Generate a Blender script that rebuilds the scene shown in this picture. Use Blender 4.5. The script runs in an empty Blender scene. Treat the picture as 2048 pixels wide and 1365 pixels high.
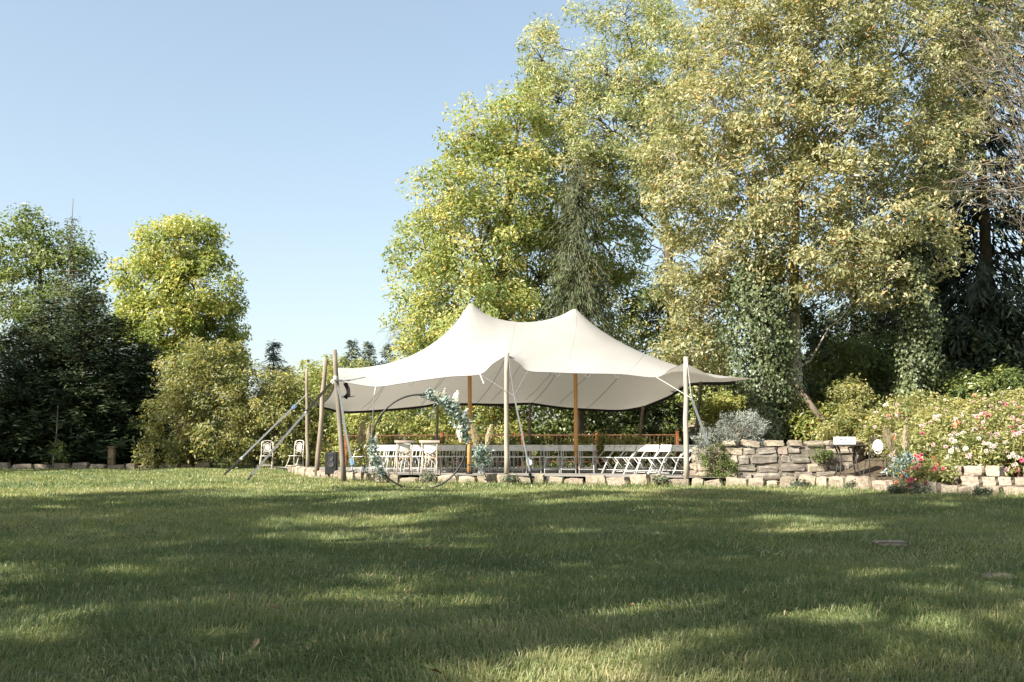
import bpy, math, random
import numpy as np
from mathutils import Vector, Matrix

R = math.radians
rng = np.random.default_rng(11)
random.seed(11)
scene = bpy.context.scene
col = scene.collection

# ------------------------------------------------------------------ camera, sky, sun, exposure
F = 1991.0                      # focal length in pixels of the 2048 px wide photograph (35 mm)
CAMZ = 0.95
PITCH = math.atan2(893 - 682.5, F)
cam_data = bpy.data.cameras.new('camera')
cam_data.sensor_width = 36.0
cam_data.lens = F / 2048.0 * 36.0
cam_data.clip_start = 0.05
cam_data.clip_end = 3000.0
cam = bpy.data.objects.new('camera', cam_data)
cam.location = (0, 0, CAMZ)
cam.rotation_euler = (math.pi / 2 + PITCH, 0, 0)
col.objects.link(cam)
scene.camera = cam

SUN_ELEV = 37.0                 # degrees
SUN_TRAVEL = np.array([0.79, 0.61])   # ground direction in which the light travels (from the left, a little from behind)
SUN_TRAVEL = SUN_TRAVEL / np.linalg.norm(SUN_TRAVEL)
world = bpy.data.worlds.new('World')
scene.world = world
world.use_nodes = True
wn = world.node_tree.nodes
bg = wn['Background']
sky = wn.new('ShaderNodeTexSky')
sky.sky_type = 'NISHITA'
sky.sun_disc = False
sky.sun_elevation = R(SUN_ELEV)
sun_pos = -SUN_TRAVEL
sky.sun_rotation = math.atan2(sun_pos[0], sun_pos[1])
sky.altitude = 150
sky.air_density = 1.0
sky.dust_density = 2.2
sky.ozone_density = 0.6
gam = wn.new('ShaderNodeGamma')          # a slightly hazier, flatter sky than the clear-air model gives
gam.inputs[1].default_value = 0.68
world.node_tree.links.new(sky.outputs[0], gam.inputs[0])
tn = wn.new('ShaderNodeMix'); tn.data_type = 'RGBA'; tn.blend_type = 'MULTIPLY'
tn.inputs['Factor'].default_value = 1.0
tn.inputs['B'].default_value = (.985, 1.0, 0.97, 1)
world.node_tree.links.new(gam.outputs[0], tn.inputs['A'])
world.node_tree.links.new(tn.outputs['Result'], bg.inputs[0])
bg.inputs[1].default_value = 0.118

sl = bpy.data.lights.new('sun', 'SUN')
sl.energy = 4.6
sl.angle = R(0.53)
sl.color = (1.0, 0.93, 0.80)
so = bpy.data.objects.new('sun', sl)
ce, se = math.cos(R(SUN_ELEV)), math.sin(R(SUN_ELEV))
ldir = Vector((SUN_TRAVEL[0] * ce, SUN_TRAVEL[1] * ce, -se))
so.rotation_euler = ldir.to_track_quat('-Z', 'Y').to_euler()
so.location = (-20, -10, 30)
col.objects.link(so)

scene.view_settings.view_transform = 'Standard'
scene.view_settings.look = 'None'
scene.view_settings.gamma = 1.0
scene.view_settings.use_curve_mapping = False
scene.view_settings.exposure = 1.72
scene.render.engine = 'CYCLES'
scene.cycles.use_denoising = True
scene.cycles.max_bounces = 8
scene.cycles.diffuse_bounces = 4
scene.cycles.transmission_bounces = 6
scene.cycles.transparent_max_bounces = 8
scene.cycles.caustics_reflective = False
scene.cycles.caustics_refractive = False

# ------------------------------------------------------------------ helpers
def at(px, py, D):
    """World point at depth D seen at a pixel of the photograph."""
    a = (px - 1024.0) / F
    b = (682.5 - py) / F
    dy = math.cos(PITCH) - b * math.sin(PITCH)
    dz = math.sin(PITCH) + b * math.cos(PITCH)
    s = D / dy
    return np.array([a * s, D, CAMZ + dz * s])

def smooth(a, b, x):
    t = np.clip((np.asarray(x, float) - a) / (b - a), 0, 1)
    return t * t * (3 - 2 * t)

def unit(v):
    v = np.asarray(v, float)
    return v / np.maximum(np.linalg.norm(v, axis=-1, keepdims=True), 1e-9)

OFF = {}

def mesh_data(name, V, groups, tint=None, smooth_shade=False):
    me = bpy.data.meshes.new(name)
    V = np.asarray(V, np.float32)
    me.vertices.add(len(V))
    me.vertices.foreach_set('co', V.ravel())
    nl = sum(g.size for g in groups)
    nf = sum(len(g) for g in groups)
    me.loops.add(nl)
    me.polygons.add(nf)
    li = np.concatenate([g.ravel() for g in groups]).astype(np.int32)
    sizes = np.concatenate([np.full(len(g), g.shape[1], np.int32) for g in groups])
    starts = np.concatenate([[0], np.cumsum(sizes)[:-1]]).astype(np.int32)
    me.loops.foreach_set('vertex_index', li)
    me.polygons.foreach_set('loop_start', starts)
    me.polygons.foreach_set('use_smooth', np.full(nf, smooth_shade, bool))
    me.update(calc_edges=True)
    if tint is not None:
        a = me.attributes.new('tint', 'FLOAT', 'POINT')
        a.data.foreach_set('value', np.asarray(tint, np.float32))
    return me

class MB:
    """Collects shapes that become ONE mesh object."""
    def __init__(s):
        s.v, s.g, s.t, s.n = [], {}, [], 0
    def add(s, V, groups, tint=0.5):
        V = np.asarray(V, float).reshape(-1, 3)
        for g in groups:
            g = np.asarray(g, int)
            s.g.setdefault(g.shape[1], []).append(g + s.n)
        s.v.append(V)
        s.t.append(np.full(len(V), tint) if np.isscalar(tint) else np.asarray(tint))
        s.n += len(V)
        return s
    def box(s, c, size, rot=None, tint=0.5, bev=0.0):
        h = np.asarray(size, float) / 2
        if bev <= 0:
            V = np.array([[x, y, z] for x in (-1, 1) for y in (-1, 1) for z in (-1, 1)], float) * h
            Fc = [[0, 1, 3, 2], [4, 6, 7, 5], [0, 4, 5, 1], [2, 3, 7, 6], [0, 2, 6, 4], [1, 5, 7, 3]]
            groups = [np.array(Fc)]
        else:
            b = min(bev, h.min() * 0.9)
            # each corner becomes three points
            V = []
            idx = {}
            for ix, x in enumerate((-1, 1)):
                for iy, y in enumerate((-1, 1)):
                    for iz, z in enumerate((-1, 1)):
                        sg = np.array([x, y, z])
                        for ax in range(3):
                            p = sg * (h - b)
                            p[ax] = sg[ax] * h[ax]
                            idx[(ix, iy, iz, ax)] = len(V)
                            V.append(p)
            Q, T = [], []
            for ax in range(3):
                o = [a for a in range(3) if a != ax]
                for sd in (0, 1):
                    q = []
                    for (i, j) in ((0, 0), (1, 0), (1, 1), (0, 1)):
                        k = [0, 0, 0]; k[ax] = sd; k[o[0]] = i; k[o[1]] = j
                        q.append(idx[(*k, ax)])
                    Q.append(q)
                for i in (0, 1):
                    for j in (0, 1):
                        k0 = [0, 0, 0]; k1 = [0, 0, 0]
                        k0[ax] = 0; k1[ax] = 1
                        k0[o[0]] = k1[o[0]] = i; k0[o[1]] = k1[o[1]] = j
                        Q.append([idx[(*k0, o[0])], idx[(*k1, o[0])], idx[(*k1, o[1])], idx[(*k0, o[1])]])
            for c8 in [(i, j, k) for i in (0, 1) for j in (0, 1) for k in (0, 1)]:
                T.append([idx[(*c8, 0)], idx[(*c8, 1)], idx[(*c8, 2)]])
            V = np.array(V)
            groups = [np.array(Q), np.array(T)]
        if rot is not None:
            V = V @ np.array(rot).T
        return s.add(V + np.asarray(c, float), groups, tint)
    def tube(s, P, r, sides=6, caps=True, tint=0.5, closed=False):
        P = np.asarray(P, float)
        n = len(P)
        r = np.full(n, r, float) if np.isscalar(r) else np.asarray(r, float)
        T = np.empty_like(P)
        if closed:
            T = np.roll(P, -1, 0) - np.roll(P, 1, 0)
        else:
            T[1:-1] = P[2:] - P[:-2]; T[0] = P[1] - P[0]; T[-1] = P[-1] - P[-2]
        T = unit(T)
        m = unit(T.mean(0) + 1e-6)
        ref = np.eye(3)[np.argmin(np.abs(m))]
        if closed:
            c = P - P.mean(0)
            ref = np.linalg.svd(c)[2][2]
        A = unit(np.cross(T, ref)); B = np.cross(T, A)
        ang = np.arange(sides) * 2 * math.pi / sides
        V = P[:, None] + r[:, None, None] * (A[:, None] * np.cos(ang)[None, :, None] + B[:, None] * np.sin(ang)[None, :, None])
        i = np.arange(n if closed else n - 1)[:, None] * sides
        k = np.arange(sides)[None]
        k2 = (k + 1) % sides
        i2 = (i + sides) % (n * sides)
        q = np.stack([i + k, i + k2, i2 + k2, i2 + k], -1).reshape(-1, 4)
        gs = [q]
        if caps and not closed:
            gs.append(np.array([np.arange(sides)[::-1], np.arange(sides) + (n - 1) * sides]))
        return s.add(V.reshape(-1, 3), gs, tint)
    def lathe(s, prof, c, sides=16, tint=0.5):
        prof = np.asarray(prof, float)
        ang = np.arange(sides) * 2 * math.pi / sides
        V = np.stack([prof[:, 0:1] * np.cos(ang), prof[:, 0:1] * np.sin(ang), np.repeat(prof[:, 1:2], sides, 1)], -1)
        n = len(prof)
        i = np.arange(n - 1)[:, None] * sides; k = np.arange(sides)[None]; k2 = (k + 1) % sides
        q = np.stack([i + k, i + k2, i + sides + k2, i + sides + k], -1).reshape(-1, 4)
        return s.add(V.reshape(-1, 3) + np.asarray(c, float), [q], tint)
    def grid(s, G, tint=0.5):
        G = np.asarray(G, float)
        n, m = G.shape[:2]
        i = np.arange(n - 1)[:, None] * m; k = np.arange(m - 1)[None]
        q = np.stack([i + k, i + k + 1, i + m + k + 1, i + m + k], -1).reshape(-1, 4)
        return s.add(G.reshape(-1, 3), [q], tint)
    def diamonds(s, pos, tip, nrm, length, width, fold=0.15, tint=0.5):
        """N folded leaves: base at pos, pointing along tip, facing nrm."""
        pos = np.asarray(pos); N = len(pos)
        tip = unit(tip); side = unit(np.cross(tip, nrm)); nn = np.cross(side, tip)
        length = np.broadcast_to(length, N)[:, None]; width = np.broadcast_to(width, N)[:, None]
        V = np.empty((N, 4, 3))
        V[:, 0] = pos
        mid = pos + tip * length * 0.45 + nn * width * fold
        V[:, 1] = mid + side * width * 0.5
        V[:, 2] = pos + tip * length
        V[:, 3] = mid - side * width * 0.5
        b = np.arange(N)[:, None] * 4
        f = np.concatenate([b + np.array([[0, 1, 2]]), b + np.array([[0, 2, 3]])])
        t = np.repeat(np.broadcast_to(tint, N), 4)
        return s.add(V.reshape(-1, 3), [f], t)
    def data(s, name, off=(0, 0, 0), smooth_shade=False):
        V = np.concatenate(s.v) - np.asarray(off)
        groups = [np.concatenate(g) for g in s.g.values()]
        return mesh_data(name, V, groups, np.concatenate(s.t), smooth_shade)

def link(name, data, mat=None, parent=None):
    o = bpy.data.objects.new(name, data)
    col.objects.link(o)
    if mat is not None and data is not None and not data.materials:
        data.materials.append(mat)
    if parent is not None:
        o.parent = parent
    return o

def tag(o, label=None, cat=None, group=None, kind=None):
    if label: o['label'] = label
    if cat: o['category'] = cat
    if group: o['group'] = group
    if kind: o['kind'] = kind
    return o

def thing(name, label, cat, loc=(0, 0, 0), group=None, rz=0.0):
    o = bpy.data.objects.new(name, None)
    o.empty_display_size = 0.2
    col.objects.link(o)
    o.location = [float(c) for c in loc]
    o.rotation_euler = (0, 0, rz)
    OFF[o.name] = np.array(loc, float)
    return tag(o, label, cat, group)

def part(name, mb, mat, parent, smooth_shade=False, local=False, label=None, kind=None):
    """A mesh part; world coordinates unless local."""
    off = np.zeros(3) if local else OFF.get(parent.name, np.zeros(3))
    o = link(name, mb.data(name, off, smooth_shade), mat, parent)
    OFF[o.name] = np.zeros(3) if local else off
    return tag(o, label, None, None, kind)

def single(name, mb, mat, label, cat, group=None, smooth_shade=False, loc=None):
    off = np.zeros(3) if loc is None else np.asarray(loc, float)
    o = link(name, mb.data(name, off, smooth_shade), mat)
    o.location = off
    return tag(o, label, cat, group)

def structure(name, mb, mat, smooth_shade=False, kind='structure'):
    o = link(name, mb.data(name, (0, 0, 0), smooth_shade), mat)
    o['kind'] = kind
    return o

def copy_tree(o, parent=None):
    c = o.copy()
    col.objects.link(c)
    c.parent = parent
    for ch in list(o.children):
        copy_tree(ch, c)
    return c

def rotz(a):
    return np.array([[math.cos(a), -math.sin(a), 0], [math.sin(a), math.cos(a), 0], [0, 0, 1]])

# ------------------------------------------------------------------ materials
def new_mat(name):
    m = bpy.data.materials.new(name)
    m.use_nodes = True
    nt = m.node_tree
    return m, nt, nt.nodes['Principled BSDF'], nt.nodes['Material Output']

def ramp(nt, stops):
    r = nt.nodes.new('ShaderNodeValToRGB')
    e = r.color_ramp.elements
    while len(e) < len(stops):
        e.new(0.5)
    for i, (p, c) in enumerate(stops):
        e[i].position = p
        e[i].color = (*c, 1)
    return r

def leaf_mat(name, stops, transl=0.42, rough=0.42, spec=0.45, boost=1.5):
    m, nt, p, out = new_mat(name)
    a = nt.nodes.new('ShaderNodeAttribute'); a.attribute_name = 'tint'
    r = ramp(nt, stops)
    nt.links.new(a.outputs['Fac'], r.inputs[0])
    nt.links.new(r.outputs[0], p.inputs['Base Color'])
    p.inputs['Roughness'].default_value = rough
    p.inputs['Specular IOR Level'].default_value = spec
    if transl > 0:
        t = nt.nodes.new('ShaderNodeBsdfTranslucent')
        g = nt.nodes.new('ShaderNodeMix'); g.data_type = 'RGBA'; g.blend_type = 'MULTIPLY'
        g.inputs['Factor'].default_value = 1.0
        g.inputs['B'].default_value = (boost * 1.03, boost * 1.0, boost * 0.6, 1)
        nt.links.new(r.outputs[0], g.inputs['A'])
        nt.links.new(g.outputs['Result'], t.inputs['Color'])
        mx = nt.nodes.new('ShaderNodeMixShader'); mx.inputs[0].default_value = transl
        nt.links.new(p.outputs[0], mx.inputs[1]); nt.links.new(t.outputs[0], mx.inputs[2])
        nt.links.new(mx.outputs[0], out.inputs['Surface'])
    return m

def noise_mat(name, stops, scale=6.0, detail=6, rough=0.8, bump=0.3, bump_scale=None, stretch=(1, 1, 1), per_object=0.0, spec=0.3, metal=0.0, dist=0.02, coords='Object'):
    m, nt, p, out = new_mat(name)
    tc = nt.nodes.new('ShaderNodeTexCoord')
    mp = nt.nodes.new('ShaderNodeMapping'); mp.inputs['Scale'].default_value = stretch
    nt.links.new(tc.outputs[coords], mp.inputs[0])
    n = nt.nodes.new('ShaderNodeTexNoise'); n.inputs['Scale'].default_value = scale; n.inputs['Detail'].default_value = detail
    n.inputs['Roughness'].default_value = 0.62
    nt.links.new(mp.outputs[0], n.inputs['Vector'])
    r = ramp(nt, stops)
    nt.links.new(n.outputs['Fac'], r.inputs[0])
    src = r.outputs[0]
    if per_object > 0:
        oi = nt.nodes.new('ShaderNodeObjectInfo')
        hs = nt.nodes.new('ShaderNodeHueSaturation')
        mr = nt.nodes.new('ShaderNodeMapRange')
        mr.inputs['To Min'].default_value = 1 - per_object; mr.inputs['To Max'].default_value = 1 + per_object
        nt.links.new(oi.outputs['Random'], mr.inputs['Value'])
        nt.links.new(mr.outputs[0], hs.inputs['Value'])
        m2 = nt.nodes.new('ShaderNodeMapRange')
        m2.inputs['To Min'].default_value = 0.485; m2.inputs['To Max'].default_value = 0.515
        mu = nt.nodes.new('ShaderNodeMath'); mu.operation = 'FRACT'
        ml = nt.nodes.new('ShaderNodeMath'); ml.operation = 'MULTIPLY'; ml.inputs[1].default_value = 7.31
        nt.links.new(oi.outputs['Random'], ml.inputs[0]); nt.links.new(ml.outputs[0], mu.inputs[0]); nt.links.new(mu.outputs[0], m2.inputs['Value'])
        nt.links.new(m2.outputs[0], hs.inputs['Hue'])
        nt.links.new(src, hs.inputs['Color'])
        src = hs.outputs[0]
        # a different patch of noise for each object
        ad = nt.nodes.new('ShaderNodeVectorMath'); ad.operation = 'ADD'
        sc = nt.nodes.new('ShaderNodeMath'); sc.operation = 'MULTIPLY'; sc.inputs[1].default_value = 50
        nt.links.new(oi.outputs['Random'], sc.inputs[0])
        nt.links.new(mp.outputs[0], ad.inputs[0]); nt.links.new(sc.outputs[0], ad.inputs[1])
        nt.links.new(ad.outputs[0], n.inputs['Vector'])
    nt.links.new(src, p.inputs['Base Color'])
    p.inputs['Roughness'].default_value = rough
    p.inputs['Specular IOR Level'].default_value = spec
    p.inputs['Metallic'].default_value = metal
    if bump > 0:
        n2 = nt.nodes.new('ShaderNodeTexNoise'); n2.inputs['Scale'].default_value = bump_scale or scale * 3; n2.inputs['Detail'].default_value = 8
        nt.links.new(mp.outputs[0], n2.inputs['Vector'])
        b = nt.nodes.new('ShaderNodeBump'); b.inputs['Strength'].default_value = bump; b.inputs['Distance'].default_value = dist
        nt.links.new(n2.outputs['Fac'], b.inputs['Height'])
        nt.links.new(b.outputs[0], p.inputs['Normal'])
    return m

M = {}
M['walnut'] = leaf_mat('walnut_leaf', [(0, (0.112, 0.162, 0.053)), (.45, (0.275, 0.322, 0.114)), (.85, (0.470, 0.452, 0.188)), (1, (0.735, 0.483, 0.188))])
M['walnut_far'] = leaf_mat('yellow_walnut_leaf', [(0, (0.103, 0.156, 0.048)), (.45, (0.274, 0.316, 0.091)), (.85, (0.479, 0.454, 0.157)), (1, (0.650, 0.491, 0.174))])
M['ash'] = leaf_mat('ash_leaf', [(0, (0.130, 0.172, 0.077)), (.45, (0.324, 0.356, 0.173)), (.85, (0.540, 0.510, 0.325)), (1, (0.808, 0.611, 0.383))])
M['pale'] = leaf_mat('pale_leaf', [(0, (0.100, 0.119, 0.057)), (.4, (0.259, 0.269, 0.140)), (.85, (0.469, 0.436, 0.267)), (.95, (0.517, 0.477, 0.307)), (1, (0.825, 0.417, 0.180))], spec=.55)
M['green'] = leaf_mat('green_leaf', [(0, (0.051, 0.081, 0.025)), (.5, (0.125, 0.169, 0.056)), (1, (0.235, 0.265, 0.098))])
M['shrub'] = leaf_mat('shrub_leaf', [(0, (0.079, 0.104, 0.035)), (.5, (0.199, 0.216, 0.077)), (.9, (0.334, 0.311, 0.145)), (1, (0.606, 0.449, 0.096))])
M['hedge'] = leaf_mat('hedge_leaf', [(0, (0.106, 0.133, 0.037)), (.5, (0.271, 0.298, 0.092)), (.93, (0.422, 0.402, 0.163)), (1, (0.723, 0.253, 0.102))])
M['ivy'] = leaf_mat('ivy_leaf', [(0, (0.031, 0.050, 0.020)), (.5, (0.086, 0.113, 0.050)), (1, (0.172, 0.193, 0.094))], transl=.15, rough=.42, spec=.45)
M['laurel'] = leaf_mat('laurel_leaf', [(0, (0.039, 0.062, 0.018)), (.5, (0.098, 0.130, 0.034)), (1, (0.221, 0.247, 0.072))], transl=.2, rough=.33, spec=.55)
M['thuja'] = leaf_mat('thuja_spray', [(0, (0.013, 0.025, 0.011)), (.5, (0.029, 0.048, 0.017)), (1, (0.055, 0.073, 0.024))], transl=.1, rough=.6, spec=.25)
M['fir'] = leaf_mat('fir_needle', [(0, (.012, .02, .013)), (.5, (.03, .044, .025)), (1, (.065, .078, .04))], transl=.08, rough=.55, spec=.3)
M['spruce'] = leaf_mat('weeping_spruce_needle', [(0, (0.037, 0.049, 0.025)), (.5, (0.078, 0.098, 0.045)), (1, (0.136, 0.154, 0.074))], transl=.15, rough=.55, spec=.3)
M['hazy_fir'] = leaf_mat('far_conifer_needle', [(0, (0.048, 0.072, 0.062)), (.5, (0.102, 0.132, 0.106)), (1, (0.180, 0.198, 0.138))], transl=.15, rough=.55)  # lightened blue-green, with distance haze put into the needle colour
M['lavender'] = leaf_mat('grey_rosemary_leaf', [(0, (0.102, 0.119, 0.102)), (.5, (0.230, 0.255, 0.230)), (1, (0.357, 0.374, 0.357))], transl=.15, rough=.6, spec=.25)
M['rose_leaf'] = leaf_mat('rose_leaf', [(0, (0.087, 0.111, 0.039)), (.5, (0.236, 0.257, 0.097)), (1, (0.457, 0.410, 0.193))])
M['eucalyptus'] = leaf_mat('eucalyptus_leaf', [(0, (.10, .15, .135)), (.5, (.20, .27, .25)), (1, (.42, .46, .44))], transl=.15, rough=.5)
M['pampas'] = leaf_mat('pampas_plume', [(0, (0.450, 0.388, 0.276)), (.5, (0.576, 0.512, 0.389)), (1, (0.702, 0.656, 0.535))], transl=.45, rough=.8, spec=.1, boost=1.0)
M['pampas_white'] = leaf_mat('white_pampas', [(0, (0.670, 0.670, 0.648)), (1, (0.850, 0.850, 0.850))], transl=.25, rough=.8, spec=.1, boost=1.0)
M['grass'] = leaf_mat('grass_blade', [(0, (0.093, 0.138, 0.069)), (.35, (0.173, 0.219, 0.093)), (.7, (0.302, 0.308, 0.147)), (1, (0.581, 0.479, 0.322))], transl=.4, rough=.5, spec=.3, boost=1.4)
M['weed'] = leaf_mat('weed_leaf', [(0, (.05, .075, .045)), (1, (.14, .17, .10))], transl=.2)
M['dead_leaf'] = leaf_mat('fallen_leaf', [(0, (.05, .03, .015)), (.5, (.20, .11, .04)), (1, (.28, .22, .12))], transl=.1)
M['petal_pink'] = leaf_mat('pink_petal', [(0, (0.527, 0.076, 0.170)), (1, (0.680, 0.238, 0.323))], transl=.3, rough=.6, spec=.2, boost=1.0)
M['petal_white'] = leaf_mat('white_petal', [(0, (0.585, 0.555, 0.510)), (1, (0.660, 0.645, 0.615))], transl=.3, rough=.6, spec=.2, boost=1.0)
M['petal_pale'] = leaf_mat('pale_pink_petal', [(0, (0.555, 0.375, 0.390)), (1, (0.637, 0.525, 0.517))], transl=.3, rough=.6, spec=.2, boost=1.0)
M['petal_red'] = leaf_mat('coral_petal', [(0, (0.600, 0.170, 0.114)), (1, (0.780, 0.510, 0.304))], transl=.3, rough=.6, spec=.2, boost=1.0)

M['bark'] = noise_mat('bark', [(.3, (.045, .035, .025)), (.7, (.15, .12, .09))], 5, stretch=(1, 1, .25), bump=.6)
M['bark_pale'] = noise_mat('pale_bark', [(.3, (.20, .17, .13)), (.5, (.38, .34, .28)), (.75, (.55, .51, .44))], 4, stretch=(1, 1, .5), bump=.4)
M['twig'] = noise_mat('bare_twig', [(.3, (.06, .05, .038)), (.7, (.19, .165, .125))], 6, bump=.2)
M['stone'] = noise_mat('sandstone', [(.25, (.11, .09, .07)), (.45, (.25, .21, .165)), (.62, (.33, .28, .225)), (.8, (.40, .35, .29))], 5, per_object=.22, bump=.7, bump_scale=22, rough=.9, spec=.15)
M['stone_warm'] = noise_mat('weathered_sandstone', [(.25, (.09, .078, .058)), (.45, (.24, .20, .155)), (.7, (.38, .32, .26))], 6, per_object=.25, bump=.8, bump_scale=20, rough=.9, spec=.15)
M['stone_shaded'] = noise_mat('shaded_sandstone', [(.25, (.075, .068, .058)), (.5, (.20, .18, .155)), (.75, (.36, .32, .27))], 4, per_object=.28, bump=.8, bump_scale=18, rough=.9, spec=.15)  # the shade on the wall front is put into this darker stone colour
M['stone_dark'] = noise_mat('mossy_stone', [(.25, (.11, .09, .06)), (.5, (.22, .18, .13)), (.75, (.36, .29, .22))], 4, per_object=.2, bump=.7, rough=.9, spec=.15)
M['mortar'] = noise_mat('wall_mortar', [(.3, (.07, .06, .048)), (.7, (.19, .165, .135))], 9, bump=.8, rough=.95)
M['gravel'] = noise_mat('patio_gravel', [(.3, (.13, .125, .12)), (.7, (.30, .285, .265))], 30, bump=.6, bump_scale=60, rough=.95)
M['soil'] = noise_mat('soil', [(.3, (.035, .026, .017)), (.7, (.11, .085, .055))], 8, bump=.7, rough=.95)
M['pole_wood'] = noise_mat('weathered_pole', [(.3, (.15, .122, .095)), (.7, (.31, .265, .215))], 7, stretch=(1, 1, .12), bump=.35, dist=.006, per_object=.12)
M['pole_pale'] = noise_mat('pale_sunlit_pole', [(.3, (.22, .19, .155)), (.7, (.38, .345, .29))], 7, stretch=(1, 1, .12), bump=.35, dist=.006)  # pale grey-beige wood; sunlight on the right pole is put into the colour
M['pole_grey'] = noise_mat('grey_pole', [(.3, (.085, .075, .065)), (.7, (.21, .185, .155))], 7, stretch=(1, 1, .1), bump=.35, dist=.006, per_object=.08)
M['pole_orange'] = noise_mat('lacquered_pole', [(.3, (.40, .20, .07)), (.7, (.55, .31, .12))], 5, stretch=(1, 1, .1), bump=.15, dist=.004, rough=.5)
M['rust'] = noise_mat('rusty_steel', [(.3, (.09, .028, .012)), (.55, (.22, .075, .03)), (.8, (.32, .13, .06))], 9, bump=.3, rough=.9, dist=.004)
M['rust_dark'] = noise_mat('dark_rusty_steel', [(.3, (.05, .025, .014)), (.7, (.16, .07, .035))], 9, bump=.3, rough=.9, dist=.004)
M['white_paint'] = noise_mat('white_paint', [(.3, (.50, .50, .495)), (.7, (.57, .57, .565))], 4, bump=0, rough=.45, per_object=.04)
M['white_metal'] = noise_mat('white_steel_tube', [(.3, (.42, .42, .42)), (.7, (.52, .52, .515))], 6, bump=0, rough=.4)
M['old_white'] = noise_mat('worn_white_paint', [(.3, (.34, .25, .18)), (.48, (.58, .54, .49)), (.7, (.70, .67, .63))], 14, bump=.15, rough=.6)
M['washed_wood'] = noise_mat('whitewashed_wood', [(.3, (.28, .22, .17)), (.7, (.44, .38, .33))], 7, stretch=(1, 1, .3), bump=.2, dist=.004, rough=.6)
M['cane'] = noise_mat('seat_wood', [(.3, (.34, .22, .14)), (.7, (.52, .37, .26))], 8, bump=.2, dist=.004, rough=.6)
M['cushion'] = noise_mat('white_lace_cushion', [(.36, (.50, .46, .43)), (.46, (.76, .74, .72)), (.7, (.82, .81, .80))], 26, detail=2, bump=.4, dist=.01, rough=.9)
M['black_metal'] = noise_mat('black_metal', [(.3, (.012, .012, .012)), (.7, (.03, .03, .03))], 10, bump=.05, rough=.45)
M['iron'] = noise_mat('cast_iron', [(.3, (.02, .018, .017)), (.7, (.07, .06, .05))], 12, bump=.3, rough=.6, dist=.004)
M['black_plastic'] = noise_mat('black_plastic', [(.3, (.012, .012, .013)), (.7, (.022, .022, .024))], 40, bump=.2, rough=.55, dist=.002)
M['grille'] = noise_mat('speaker_cone', [(.3, (.03, .03, .032)), (.7, (.06, .06, .063))], 60, bump=.3, rough=.6, dist=.002)
M['black_band'] = noise_mat('black_webbing', [(.3, (.010, .010, .010)), (.7, (.022, .022, .021))], 30, bump=.2, rough=.85, dist=.003)
M['strap'] = noise_mat('grey_webbing', [(.3, (.09, .098, .108)), (.7, (.16, .17, .178))], 30, bump=.2, rough=.8, dist=.003)
M['rope'] = noise_mat('thin_rope', [(.3, (.10, .10, .11)), (.7, (.22, .22, .22))], 30, bump=0, rough=.8)
M['rope_white'] = noise_mat('white_rope', [(.3, (.35, .35, .34)), (.7, (.45, .45, .44))], 30, bump=0, rough=.8)
M['buckle'] = noise_mat('zinc_buckle', [(.3, (.45, .47, .50)), (.7, (.70, .72, .74))], 20, bump=.1, rough=.35, metal=.6, dist=.003)
M['buckle_blue'] = noise_mat('blue_buckle', [(.3, (.08, .15, .26)), (.7, (.16, .25, .36))], 20, bump=.1, rough=.4, dist=.003)
M['box_white'] = noise_mat('white_card', [(.3, (.76, .76, .75)), (.7, (.82, .82, .81))], 3, bump=0, rough=.6)
M['print_blue'] = noise_mat('blue_print', [(.3, (.10, .20, .30)), (.7, (.16, .28, .40))], 20, bump=0, rough=.6)
M['print_black'] = noise_mat('black_print', [(.3, (.01, .01, .01)), (.7, (.02, .02, .02))], 20, bump=0, rough=.7)
M['clay_post'] = noise_mat('old_post', [(.3, (.10, .075, .04)), (.7, (.22, .17, .10))], 5, bump=.4, rough=.9)

# glass of the vases
m, nt, p, out = new_mat('vase_glass')
p.inputs['Base Color'].default_value = (.90, .95, .95, 1)
p.inputs['Transmission Weight'].default_value = .9
p.inputs['Roughness'].default_value = .06
p.inputs['IOR'].default_value = 1.3
M['glass'] = m
m, nt, p, out = new_mat('blue_glass')
p.inputs['Base Color'].default_value = (.30, .48, .62, 1)
p.inputs['Transmission Weight'].default_value = .55
p.inputs['Roughness'].default_value = .12
p.inputs['IOR'].default_value = 1.35
M['glass_blue'] = m

# tent fabric: pale cloth that lets some light through, with a faint weave and a few dirt streaks
m, nt, p, out = new_mat('tent_fabric')
tc = nt.nodes.new('ShaderNodeTexCoord')
n = nt.nodes.new('ShaderNodeTexNoise'); n.inputs['Scale'].default_value = 1.1; n.inputs['Detail'].default_value = 7
nt.links.new(tc.outputs['Object'], n.inputs['Vector'])
r = ramp(nt, [(.3, (.315, .304, .290)), (.55, (.335, .328, .318)), (.75, (.345, .340, .333))])
nt.links.new(n.outputs['Fac'], r.inputs[0])
nt.links.new(r.outputs[0], p.inputs['Base Color'])
p.inputs['Roughness'].default_value = .75
p.inputs['Specular IOR Level'].default_value = .2
n2 = nt.nodes.new('ShaderNodeTexNoise'); n2.inputs['Scale'].default_value = 3.0; n2.inputs['Detail'].default_value = 3
nt.links.new(tc.outputs['Object'], n2.inputs['Vector'])
b = nt.nodes.new('ShaderNodeBump'); b.inputs['Strength'].default_value = .25; b.inputs['Distance'].default_value = .03
nt.links.new(n2.outputs['Fac'], b.inputs['Height']); nt.links.new(b.outputs[0], p.inputs['Normal'])
t = nt.nodes.new('ShaderNodeBsdfTranslucent'); t.inputs['Color'].default_value = (.62, .58, .51, 1)
mx = nt.nodes.new('ShaderNodeMixShader'); mx.inputs[0].default_value = .24
nt.links.new(p.outputs[0], mx.inputs[1]); nt.links.new(t.outputs[0], mx.inputs[2]); nt.links.new(mx.outputs[0], out.inputs['Surface'])
M['fabric'] = m

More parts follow.
